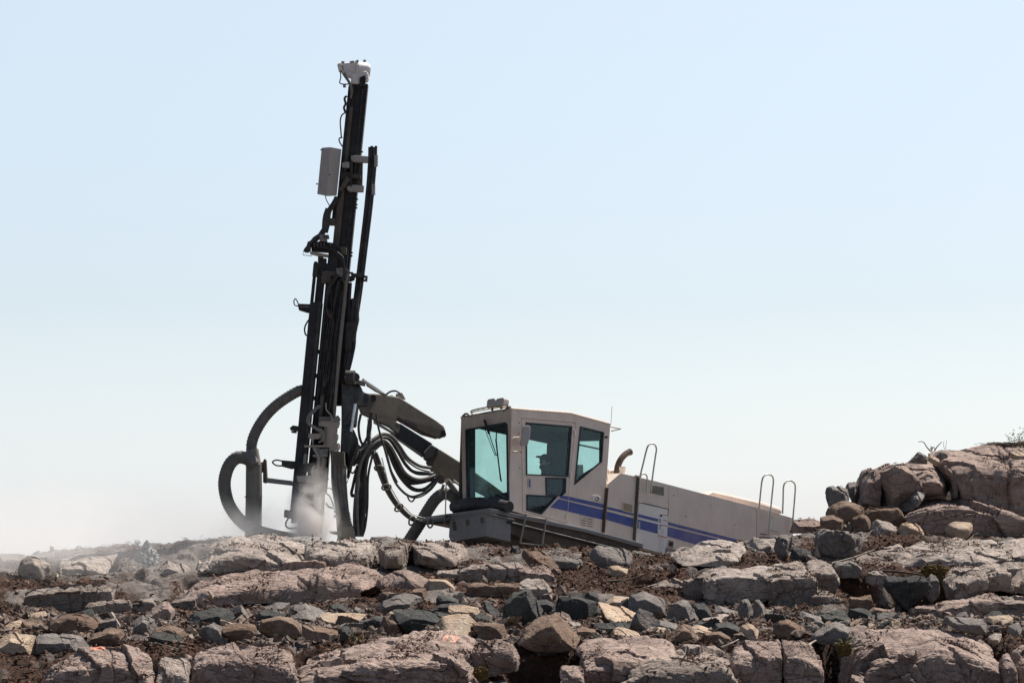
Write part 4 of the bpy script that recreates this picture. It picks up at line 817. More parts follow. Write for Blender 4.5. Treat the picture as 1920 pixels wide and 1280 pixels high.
hd = MB(); hd.add(*blob(Q(768, 545), u, v, w, .105, .078, .125), True); hd.add(*blob(Q(738, 552), u, v, w, .028, .014, .02), True)
for sg in (-1, 1): hd.add(*blob(Q(775, 550)+v*.08*sg, u, v, w, .02, .01, .032), True); hd.add(*blob(Q(744, 540)+v*.032*sg, u, v, w, .008, .014, .008), True)
hd.add(*blob(Q(742, 572), u, v, w, .012, .028, .008), True); h_o = hd.build('face', M['skin'], None); h_o.parent = per
cp = MB(); cp.add(*blob(Q(770, 528), u, v, w, .118, .092, .11, lo=-.15), True); cp.extr([Q(768, 512)+u*a+v*b for a, b in ((.08, .075), (.15, .07), (.185, .04), (.19, 0), (.185, -.04), (.15, -.07), (.08, -.075))], -w*.012-u*.0); c_o = cp.build('cap', M['capm'], None); c_o.parent = per
# ------------------------------------------------------------------ rocks
_ico = {}
def ico(n):
    if n not in _ico:
        bm = bmesh.new(); bmesh.ops.create_icosphere(bm, subdivisions=n, radius=1)
        _ico[n] = (np.array([q.co[:] for q in bm.verts]), np.array([[q.index for q in f.verts] for f in bm.faces])); bm.free()
    return _ico[n]
def hull2(pts):
    pts = sorted(set(map(tuple, pts)))
    def half(ps):
        h = []
        for p in ps:
            while len(h) > 1 and (h[-1][0]-h[-2][0])*(p[1]-h[-2][1])-(h[-1][1]-h[-2][1])*(p[0]-h[-2][0]) <= 0: h.pop()
            h.append(p)
        return h
    a, b = half(pts), half(pts[::-1]); return a[:-1]+b[:-1]
def rock_verts(H2, hd, rng, p=14, sub=5, lit=.25, side=0, amp=.03, freq=3., tilt=(.1, .45), chips=5, strat=0., face_tilt=.3, lump=0., ledge=False, facet=1.):
    """H2: hull (x,z) around the origin, counter-clockwise; hd: half depth. Returns vertices about the origin."""
    H2 = np.array(H2); zmin, zmax = H2[:, 1].min(), H2[:, 1].max(); hx = (H2[:, 0].max()-H2[:, 0].min())/2; hz = (zmax-zmin)/2
    PL = []
    n = len(H2)
    for i in range(n):
        a, b = H2[i], H2[(i+1) % n]; e = b-a; L = np.hypot(*e)
        if L < 1e-5: continue
        nx, nz = e[1]/L, -e[0]/L
        t = rng.uniform(*tilt)*(1 if nz > -.2 else -.3)*(1-abs(nx)**2 if ledge else 1); t = min(t, max(.05, lit*2*hz/(1.75*hd))); y0 = .75*hd*(1 if t > 0 else -1)
        nn = np.array([nx, -t, nz]); nn /= np.linalg.norm(nn); h = nn[0]*a[0]+nn[1]*y0+nn[2]*a[1]; PL.append((nn, h))
    def add(nv, pt):
        nv = np.array(nv, float); nv /= np.linalg.norm(nv); PL.append((nv, float(nv@np.array(pt))))
    s = rng.uniform(-.25, .25)
    add((s, -1, face_tilt), (0, -hd, -hz*.2)); add((-s*.5, 1, .1), (0, hd, 0))
    if lit > 0:
        add(((0. if ledge else rng.uniform(-.1, .45)), -.33, .88), (0, -hd*.85, zmax-lit*2*hz)); 
    if ledge:
        for q in (-.5, 0, .5): add((q*.4, -.55, .82), (q*hx, -hd*.90, zmax-.12*hz-lit*1.2*hz)); add((q*.3, -.90, .42), (q*hx, -hd*.985, zmax-.2*hz-lit*1.5*hz))
    if side > 0: add((.85, -.35, .45), (hx*(1-side*1.2), -hd*.8, 0))
    if side < 0: add((-.85, -.62, .25), (-hx*(1+side*1.2), -hd*.8, 0))
    for k in range(chips):
        if k % 2 == 0 or ledge:
            d = np.array([rng.normal()*(.22 if ledge else .45), -1, rng.normal()*(.2 if ledge else .35)+(.03 if ledge else .1)]); d /= np.linalg.norm(d); PL.append((d, ((abs(d[1])*hd+abs(d[0])*hx*.75+abs(d[2])*hz*.6)*rng.uniform(*((.86, 1.) if ledge else (.78, .95)))))); continue
        d = rng.normal(size=3); d[1] = -abs(d[1]); d /= np.linalg.norm(d); ext = np.sqrt((d[0]*hx)**2+(d[1]*hd)**2+(d[2]*hz)**2); PL.append((d, ext*rng.uniform(.82, 1.02)))
    Nn = np.array([a for a, b in PL]); O_ = np.array([b for a, b in PL]); xc = np.zeros(3); st = .5*min(hx, hz, hd); best = (-9, xc)
    for it in range(400):
        sl = O_-Nn@xc; j = sl.argmin()
        if sl[j] > best[0]: best = (sl[j], xc.copy())
        xc = xc-Nn[j]*st; st *= .985
    xc = best[1]; PL = [(a, max(b-a@xc, .22*min(hx, hz, hd))) for a, b in PL]
    V, F = ico(sub); D = V*np.array([hx, hd, hz]); D = D/np.linalg.norm(D, axis=1)[:, None]
    acc = 0; NB = 0
    for nn, h in PL: wgt = np.maximum(0, D@nn/h)**p; acc = acc+wgt; NB = NB+wgt[:, None]*nn[None]/h
    NB = NB/(np.linalg.norm(NB, axis=1)[:, None]+1e-12)
    r = acc**(-1/p); Vt = D*r[:, None]+xc; sz = (hx*hz)**.5
    for ax_, lo_, hi_ in ((0, H2[:, 0].min(), H2[:, 0].max()), (2, zmin, zmax)):
        a0, a1 = Vt[:, ax_].min(), Vt[:, ax_].max(); Vt[:, ax_] = lo_+(Vt[:, ax_]-a0)/(a1-a0)*(hi_-lo_)
    off = rng.uniform(-50, 50, 3); Q = Vt/sz*freq+off
    d = amp*sz*(fbm(Q, 5, .55)-.25)
    if lump: d = d+lump*sz*(fbm(Q*.35, 2)-.1)
    wob = fbm(Q*.6+7, 3)
    for fs, fa in ((1.0, .18), (2.9, .045)):
        ax2 = Vt[:, 0]/sz*fs+off[0]+.12*wob+Vt[:, 1]/sz*fs*.5; ay2 = Vt[:, 2]/sz*fs*1.1+off[1]+.12*wob-Vt[:, 1]/sz*fs*.6
        c1, c2, ci, cxx, cyy = cells(ax2, ay2); d = d+facet*sz*fa*((ax2-cxx)*_g[ci, 0]+(ay2-cyy)*_g[ci, 1]+.25*_g[ci, 2])/fs*1.1-facet*sz*.016/fs*np.exp(-((c2-c1)/.05)**2)
    for jn in range(3 if ledge else 1):
        jv = np.array([1., .3*rng.normal(), .35*rng.normal()]) if (jn+rng.integers(2)) % 2 == 0 else np.array([.18*rng.normal(), .25*rng.normal(), 1.])
        jv /= np.linalg.norm(jv); pr = Vt@jv; off_ = pr.min()+(pr.max()-pr.min())*rng.uniform(.2, .8); tt = (pr-off_)/sz+.09*wob
        d = d-(.035 if ledge else .02)*sz*np.exp(-(tt/.014)**2)+(.018 if ledge else .01)*sz*np.tanh(tt/.02)*(rng.random()-.5)*2
    if ledge:
        Qs = Q*np.array([.4, .4, 1.7])+.25*wob[:, None]; m1 = np.clip(pn(Q*.5+31)*2.5+.45, 0, 1); d = d-.020*sz*np.exp(-(pn(Qs)/.06)**2)*m1; Qv = Q*np.array([1.5, .6, .4]); d = d-.014*sz*np.exp(-(pn(Qv+9)/.05)**2)*(1-m1)
        d = d+.022*sz*(np.abs(pn(Q*1.3+3))+.5*np.abs(pn(Q*2.9+5))+.25*np.abs(pn(Q*6+5)))-.012*sz
    if ledge: k = (Vt@np.array([.05, .1, 1.]))/sz*7+1.1*fbm(Q*.4, 3); d = d+.008*sz*np.abs((k % 1)-.5)*2
    if strat:
        ax = rng.normal(size=3)*.25+np.array([0, 0, 1]); ax /= np.linalg.norm(ax); k = (Vt@ax)/sz*9+.8*fbm(Q*.5, 2); d = d+strat*sz*(np.abs((k % 1)-.5)-.25)
    return Vt+NB*d[:, None], F
def yfor(px, py, lo, hi):
    ys = np.linspace(lo, hi, 60); X = (px-960)/FOC*ys; z = base_z(X, ys); pr = HOR-z/ys*FOC; return float(ys[np.argmin(np.abs(pr-py))])
NR = [0]; TOPS = []
def rock(poly, mat, name, label, Y=None, rng_=(31.5, 42), grow=1., group=None, cat=None, depth=None, sink=3, **kw):
    NR[0] += 1; rng = np.random.default_rng(100+NR[0])
    pts = [(x, y) for x, y in poly]; ymax = max(y for x, y in pts); cxp = sum(x for x, y in pts)/len(pts)
    if Y is None: Y = yfor(cxp, ymax+2, *rng_)
    pts = [(x, y+(sink if y > ymax-4 else 0)) for x, y in pts]
    wpx = max(x for x, y in pts)-min(x for x, y in pts); hpx = max(y for x, y in pts)-min(y for x, y in pts)
    cyp = (max(y for x, y in pts)+min(y for x, y in pts))/2; cxp = (max(x for x, y in pts)+min(x for x, y in pts))/2
    hd = depth/2 if depth else .5*np.clip(.62*(wpx+hpx)/2/FOC*Y*1.1, .08, 1.2)
    hzm = hpx/2/FOC*Y; hd = min(1.3, max(hd, kw.get('lit', .25)*hzm/.40)); kw['ledge'] = name == 'bedrock_ledge' or wpx > 200
    Yc = Y+hd*.6; k = Yc/FOC; c = P(cxp, cyp, Yc)
    H2 = hull2([((x-cxp)*k*grow, -(y-cyp)*k) for x, y in pts])
    sub = kw.pop('sub', None) or (7 if wpx > 170 else 6 if wpx > 48 else 5 if wpx > 26 else 4)
    V, F = rock_verts(H2, hd, rng, sub=sub, **kw)
    o = mesh_np(name, V, F, M[mat], True); o.data.set_sharp_from_angle(angle=math.radians(24)); o.location = c
    tag(o, label, cat or name.replace('_', ' '), group); TOPS.append((o, V+np.array(c), F))
    if name != 'stone': CARVE.append((c.x, (H2_w := (V[:, 0].max()-V[:, 0].min())/2)*.92, Yc-hd*1.05, Yc+hd*.8, c.z+V[:, 2].min()+.12*(V[:, 2].max()-V[:, 2].min())))
    return o
MATS = dict(p='pink', l='ledge', w='palel', b='brown', t='tan', s='slate', g='greyr')
def parse(txt, name, **base):
    for ln in txt.strip().splitlines():
        a, poly, opt, label = [q.strip() for q in ln.split('|')]
        kw = dict(base)
        for t in opt.split():
            k, x = t.split('='); kw[{'L': 'lit', 's': 'side', 'p': 'p', 'Y': 'Y', 'd': 'depth', 'a': 'amp', 't': 'strat', 'n': 'lump', 'f': 'face_tilt', 'q': 'freq', 'c': 'chips', 'u': 'sub'}[k]] = int(x) if k in 'cu' else float(x)
        nm = kw.pop('name', name); rock([tuple(map(float, q.split(','))) for q in poly.split()], MATS[a], nm, label, **kw)
# front ledges along the bottom edge: round-shouldered bedrock split by upright joints
parse('''
p|92,1262 125,1232 172,1214 212,1208 250,1214 277,1232 287,1255 289,1320 88,1320|Y=31.6|round pink bedrock dome at bottom left with orange spray paint on its crown
l|297,1240 320,1228 345,1234 357,1262 357,1320 295,1320|Y=31.7 L=.4|narrow bedrock block wedged beside the left dome with orange paint
p|360,1224 400,1208 440,1202 520,1208 548,1230 560,1320 358,1320|Y=31.9|broad flat-topped bedrock block right of the narrow wedged block
p|566,1242 600,1226 680,1205 745,1191 805,1186 850,1190 882,1210 888,1250 884,1320 564,1320|Y=31.8 d=2.2|large domed bedrock ledge with an orange ring sprayed near its top
p|889,1208 925,1200 955,1206 970,1232 966,1258 915,1262 888,1250|Y=32.3|small tan bedrock shoulder between the ringed ledge and the dark peat hollow
p|1053,1258 1075,1247 1092,1260 1096,1320 1050,1320|Y=31.5|short bedrock knob at the bottom edge under the dark peat hollow
p|1094,1216 1130,1200 1200,1193 1250,1203 1264,1236 1215,1292 1160,1320 1096,1320|Y=32.0 d=1.9|bedrock block with pale scratch marks on its sloping top
l|1150,1320 1165,1247 1200,1226 1290,1216 1350,1222 1378,1242 1382,1320|Y=31.6 d=1.9|wrinkled bedrock ledge at the bottom edge right of the scratched block
p|1372,1232 1384,1210 1425,1198 1462,1194 1466,1240 1462,1320 1366,1320|Y=31.9|bedrock shoulder left of the upright crack, bottom right
p|1468,1195 1500,1196 1526,1214 1537,1250 1532,1320 1466,1320|Y=31.85|bedrock shoulder right of the upright crack, beside the mossy hollow
p|1592,1320 1600,1226 1612,1196 1638,1180 1690,1171 1745,1169 1792,1180 1862,1208 1873,1240 1872,1320|Y=31.9 d=2.4|largest bedrock ledge, flat tan top and lichen-blackened front, bottom right
p|1880,1245 1893,1226 1901,1250 1902,1320 1875,1320|Y=31.6|thin upright rock splinter beside the largest bedrock ledge
p|1904,1226 1925,1206 1975,1204 1990,1320 1902,1320|Y=31.8|bedrock block cut off by the bottom right corner
''', 'bedrock_ledge', p=13, amp=.05, freq=2.4, lit=.3, tilt=(.35, .8), chips=6, cat='bedrock', face_tilt=.02, lump=.06, grow=1.08)
# middle ledges, their upright faces broken by joints
parse('''
l|54,1144 57,1106 85,1096 145,1092 151,1110 145,1148|Y=42 |squat grey bedrock block at the far left of the middle step
l|149,1148 152,1101 180,1093 206,1100 207,1142|Y=42 |grey bedrock block second from the left in the middle step
l|163,1152 165,1131 195,1125 201,1152||low bedrock block under the second block of the middle step
l|203,1152 205,1126 235,1121 246,1135 246,1153||low bedrock block with a rounded top, third along the left step
l|247,1154 250,1129 280,1120 292,1135 290,1152||low rounded bedrock block left of the long cracked dome
l|315,1142 330,1120 362,1117 365,1142||low pale bedrock block at the left foot of the long cracked dome
p|362,1136 380,1106 420,1081 478,1064 526,1056 575,1052 640,1055 672,1069 687,1086 668,1110 636,1128|Y=42.4 d=2.3 p=9 L=.4 c=2 a=.045|long low cracked bedrock dome with a rounded nose, left of centre
l|823,1070 850,1066 866,1070 866,1092 840,1096 823,1083|Y=43.3 |small bedrock block leftmost of the short grey ledge in mid picture
l|866,1093 866,1063 885,1055 913,1055 917,1070 915,1092|Y=43.2 |squarish bedrock block second in the short grey ledge in mid picture
l|917,1092 918,1058 960,1054 975,1056 977,1095|Y=43.15 |square-faced bedrock block centre of the short grey ledge in mid picture
p|978,1094 978,1056 1010,1055 1030,1069 1039,1090 1030,1098|Y=43.1 L=.4|pinkish bedrock nose ending the short grey ledge in mid picture
w|977,1120 978,1093 1000,1082 1016,1090 1029,1110 1012,1124|L=.5|smooth pale boulder leaning under the pinkish bedrock nose
b|878,1114 880,1095 905,1092 922,1098 919,1117||brown rounded stone tucked under the short grey ledge
b|922,1117 925,1095 972,1091 974,1117||dark brown block set under the centre of the short grey ledge
l|1200,1120 1215,1100 1250,1085 1277,1090 1290,1132 1240,1132|Y=42.9 |low dark bedrock hump at the left end of the right-hand ledge
l|1283,1132 1285,1085 1310,1073 1329,1072 1327,1132|Y=42.6 L=.1|narrow lichen-spotted bedrock face beside the wide grey one
w|1329,1136 1332,1076 1350,1066 1435,1063 1443,1080 1440,1126 1400,1136|Y=42.5 L=.15 d=1.5|wide pale grey bedrock face with a flat bright top edge
l|1443,1146 1443,1063 1465,1053 1500,1051 1519,1064 1522,1110 1516,1148|Y=42.4 L=.25 d=1.5|tall blocky bedrock face with lichen-blackened lower half
l|1521,1102 1519,1060 1535,1050 1551,1053 1571,1090 1560,1107|Y=42.6 L=.45|rounded bedrock boss just right of the tall blocky face
l|1520,1148 1522,1115 1545,1107 1571,1118 1572,1150|Y=42.1 |small rounded rock pair below the rounded bedrock boss
g|1562,1072 1570,1056 1600,1050 1612,1065 1605,1080 1580,1081||dark stone perched on the right-hand ledge under dead branches
s|1665,1097 1670,1082 1725,1080 1739,1098 1716,1126 1700,1141 1686,1126|L=.12|heart-shaped grey rock hanging in the dark mossy gap
g|1740,1117 1740,1086 1750,1076 1759,1095 1757,1120 1746,1127||slim upright stone beside the heart-shaped rock
b|1595,1140 1597,1118 1630,1115 1633,1138||low brown block lying in the litter below the mossy gap
l|1628,1092 1630,1066 1655,1070 1667,1090 1650,1102||grey rock corner left of the heart-shaped rock
l|1780,1127 1778,1082 1800,1065 1830,1056 1839,1075 1836,1100 1820,1119 1800,1130|Y=42.5 L=.35 d=1.4|sloping bedrock block with a tan stain right of the mossy gap
l|1838,1107 1840,1066 1860,1055 1881,1057 1883,1107|Y=42.6 L=.3 d=1.3|joint-bounded bedrock block between the tan-stained one and the right edge
w|1880,1077 1882,1059 1905,1051 1914,1068 1905,1078|L=.5|small pale bedrock lip near the right edge, above the jointed blocks
l|1882,1112 1886,1072 1912,1045 1990,1028 1990,1122|Y=42.6 L=.35 d=1.6|bedrock block running out of the picture at mid right
p|1762,1164 1765,1136 1800,1121 1860,1112 1876,1130 1873,1167|L=.15 d=1.2|low dark pinkish bedrock base under the jointed blocks
l|1868,1167 1872,1121 1990,1114 1990,1167|L=.15 d=1.2|low bedrock base running out of the picture at the right edge
p|1715,1160 1720,1136 1750,1130 1763,1150 1756,1164||rounded pink-grey boulder below the heart-shaped rock
w|1692,1064 1700,1037 1745,1015 1800,1007 1858,1012 1872,1040 1845,1056 1760,1068|Y=44.3 d=2.2 L=.6|broad sloping pale bedrock slab with hair cracks, right of centre right
w|1832,1056 1862,1034 1912,1014 1990,1005 1990,1060 1880,1066|Y=44.6 d=2. L=.6|pale bedrock slope running off the right edge below the big boulders
l|1606,1066 1625,1040 1690,1022 1702,1038 1690,1066|Y=44.5 d=1.4 L=.6|litter-strewn grey bedrock slope below the big squared boulder
''', 'bedrock_ledge', rng_=(41.5, 44.2), p=28, amp=.045, freq=2.6, lit=.25, tilt=(.1, .4), chips=3, cat='bedrock', face_tilt=.02, lump=.04, grow=1.2)
# crest of the ridge
parse('''
w|362,1072 372,1040 395,1017 440,1001 490,999 540,1008 575,1024 590,1048 585,1070|d=2.2 L=.55|smooth pale bedrock hump on the ridge left of the mast foot, in the mast's shadow
w|560,1066 568,1022 600,1012 650,1011 700,1014 712,1040 708,1066|d=1.8 L=.5 a=.08|dust-whitened bedrock mound right under the drill mast
l|706,1064 712,1024 740,1013 765,1014 770,1040 768,1066|d=1.3 L=.4|pinkish bedrock block on the ridge just right of the dust-white mound
l|770,1062 768,1018 800,1014 850,1018 875,1034 880,1062|d=1.5 L=.5|flat bedrock block on the ridge below the front step box
w|30,1082 40,1050 62,1040 88,1058 92,1082|L=.3|hazy grey boulder at the far left of the ridge
w|100,1076 108,1048 150,1036 200,1034 212,1056 200,1076|d=1.5 L=.6|long pale bedrock swell at the left of the ridge
g|203,1072 222,1052 237,1045 241,1052 251,1074|L=.5 s=.5 p=30|pointed slab standing left of the grey gravel heap
w|286,1074 315,1048 345,1054 356,1074|L=.6|pale sloping bedrock toe right of the grey gravel heap
g|1108,1047 1112,1030 1130,1020 1155,1022 1178,1035 1187,1050 1176,1066 1140,1064|p=7 L=.5 a=.05|rounded grey boulder in front of the deck's rear end
t|1135,1076 1145,1062 1160,1060 1178,1070 1170,1080||small tan stone leaning below the rounded grey boulder
b|980,1050 985,1032 1005,1028 1035,1050 1049,1064 1035,1070 1000,1062|p=20|sloping brown-grey slab in the litter under the step ladder
g|1022,1048 1050,1041 1090,1048 1092,1064 1050,1064||low rounded grey stone right of the sloping brown-grey slab
s|955,1037 961,1022 972,1023 977,1037||small blue-grey stone on the ridge under the step ladder
w|1262,1050 1290,1031 1330,1015 1370,1010 1395,1017 1402,1040 1360,1062 1290,1062|d=1.6 L=.6|pale bedrock hump hiding the lower rear corner of the rig
w|1398,1030 1420,1010 1452,1003 1470,1012 1466,1032|L=.6|small pale bedrock hump behind the dark boulder pair
g|1453,1037 1460,1008 1475,1002 1488,1005 1488,1030 1469,1049|p=9|dark grey boulder standing just right of the rear handrail
s|1482,1052 1487,1031 1505,1027 1523,1041 1502,1054|p=12 L=.4|white-streaked blue-grey stone beside the dark grey boulder
t|1528,1041 1532,1020 1544,1036 1538,1042|p=20|small pointed tan stone against the big squared boulder
g|1533,1034 1535,1000 1546,989 1600,995 1620,1000 1620,1037 1570,1042 1540,1039|p=16 d=1.2 L=.12|big squared grey boulder with white streaks under the stacked boulders
''', 'boulder', rng_=(43.5, 47.3), facet=.9, p=15, amp=.045, freq=2.4, lit=.35, tilt=(.3, .7), chips=6, lump=.05, grow=1.03)
# stacked boulders and slabs at upper right
parse('''
p|1485,996 1490,972 1515,974 1541,980 1539,996 1500,996|Y=48.5 L=.5|flat reddish slab between the rig's tail and the boulder stack
g|1550,930 1553,914 1572,909 1588,918 1592,935 1572,962 1557,957|Y=47.8|dark jagged boulder at the left tip of the boulder stack
g|1588,922 1590,905 1610,901 1613,937 1600,944|Y=48.3|dark boulder tucked behind the left tip of the stack
p|1605,950 1612,905 1625,880 1645,875 1651,900 1649,950 1630,954|Y=47.9 d=1.4 L=.05|tall broken rock face, leftmost of the big stacked slabs
p|1646,950 1645,880 1670,867 1692,866 1715,898 1718,905 1693,952 1660,956|Y=47.7 d=1.6 L=.05 s=.15|large smooth rock face in the middle of the stack, with a lit right edge
p|1698,872 1735,857 1762,861 1790,888 1789,928 1740,937 1715,942 1718,900|Y=47.9 d=1.6 L=.45|sun-topped slab with stepped front between rock face and big dome
g|1690,954 1720,910 1736,910 1734,926 1711,950 1697,958|Y=47.3 L=.4|long bar-shaped slab leaning against the middle rock face
p|1762,850 1772,834 1795,827 1850,826 1925,825 2010,826 2010,1010 1920,1008 1835,992 1806,935 1800,900 1778,887|Y=47.8 d=3. L=.3 p=16 a=.05|huge rounded bedrock dome crowning the top right corner
p|1700,1000 1710,951 1745,935 1785,929 1840,936 1900,962 2010,985 2010,1024 1700,1018|Y=46.9 d=1.6 L=.2 p=16|long low brown boulder lying along the foot of the huge dome
b|1553,968 1562,948 1585,937 1608,941 1619,955 1612,972 1595,978 1560,974|Y=47.2 p=10|rounded brown boulder under the dark tip of the stack
b|1620,970 1622,950 1685,948 1698,968 1698,986 1660,989 1630,979|Y=47.1 L=.15 p=22|flat-topped oblong brown block in front of the middle rock face
b|1540,992 1540,970 1565,965 1581,970 1583,996 1555,997|Y=46.9|squat brown boulder lowest left of the stack
b|1597,994 1598,976 1625,961 1633,980 1631,998 1610,1001|Y=46.8 p=16 s=.3|five-sided brown block below the rounded brown boulder
w|1628,1004 1645,972 1665,977 1682,990 1668,1004|Y=46.6 L=.5 p=14|bright pale wedge-shaped boulder in front of the oblong brown block
t|1685,1009 1695,985 1715,979 1734,1002 1722,1012|Y=46.5 L=.4 p=14|pinkish sloping stone right of the bright pale wedge
t|1778,1004 1782,985 1800,978 1826,979 1824,1003 1800,1010|Y=46.3 L=.45 p=9|lone tan stone resting before the long low brown boulder
g|1582,1002 1592,978 1600,980 1604,1000|Y=46.9|narrow shaded stone between the squat and five-sided brown blocks
g|1705,864 1722,846 1739,855 1736,866|Y=48.2|small pointed dark slab on the skyline of the stack
t|1737,862 1745,852 1761,861 1756,870|Y=47.9 p=22|small tan slab lying on top of the sun-topped slab
g|1748,857 1765,843 1776,850 1771,861|Y=48.4|small dark slab wedged against the huge dome on the skyline
t|1897,846 1925,850 1945,858 1900,858|Y=46.6 L=.4|thin bright slab lying on the huge dome near the right edge
g|1786,880 1790,890 1798,930 1786,930|Y=47.7 L=.0|dark upright wedge in the gap between sun-topped slab and huge dome
''', 'boulder', p=120, amp=.02, freq=2.2, lit=.25, tilt=(.1, .5), chips=12, facet=.6, sink=4, grow=1.09)
# the ground sheet, hollowed where the ledges and boulders are bedded in it
for px_, w_, y0_, y1_ in ((1008, .14, 31.6, 33.0), (1562, .12, 31.5, 33.2), (1738, .3, 42.1, 43.2), (1650, .35, 42.2, 43.0), (560, .04, 31.4, 32.6), (290, .04, 31.4, 32.6)): CARVE.append(((px_-960)/FOC*32.3 if y0_ < 40 else (px_-960)/FOC*42.7, w_, y0_, y1_, base_z(np.array([(px_-960)/FOC*y0_]), np.array([y0_+.2]))[0]-.35))
def axis(a, b, st, far):
    c = list(np.arange(a, b, st)); k = st; L = a; R = c[-1]; lo = []; hi = []
    while L > -far: k *= 1.35; L -= k; lo.append(L)
    k = st
    while R < far: k *= 1.35; R += k; hi.append(R)
    return np.array(lo[::-1]+c+hi)
xs = axis(-10.5, 10.8, .034, 3000); ys = axis(30, 49.2, .036, 3000)
GX, GY = np.meshgrid(xs, ys); X, Y = GX.ravel(), GY.ravel(); Z, S = terrain(X, Y)
nx, ny = len(xs), len(ys); I = (np.arange(ny-1)[:, None]*nx+np.arange(nx-1)[None]).ravel()
ground = mesh_np('ground', np.stack([X, Y, Z], 1), np.stack([I, I+1, I+nx+1, I+nx], 1), M['ground'])
at = ground.data.attributes.new('soil', 'FLOAT', 'POINT'); at.data.foreach_set('value', S.astype(np.float32))
pxs = 960+X/np.maximum(Y, 1)*FOC
D = np.exp(-((pxs-600)/120)**2)*np.clip((Y-45.2)/1., 0, 1)*(Y < 53)
at = ground.data.attributes.new('dust', 'FLOAT', 'POINT'); at.data.foreach_set('value', np.clip(D, 0, 1).astype(np.float32))
tag(ground, kind='structure')
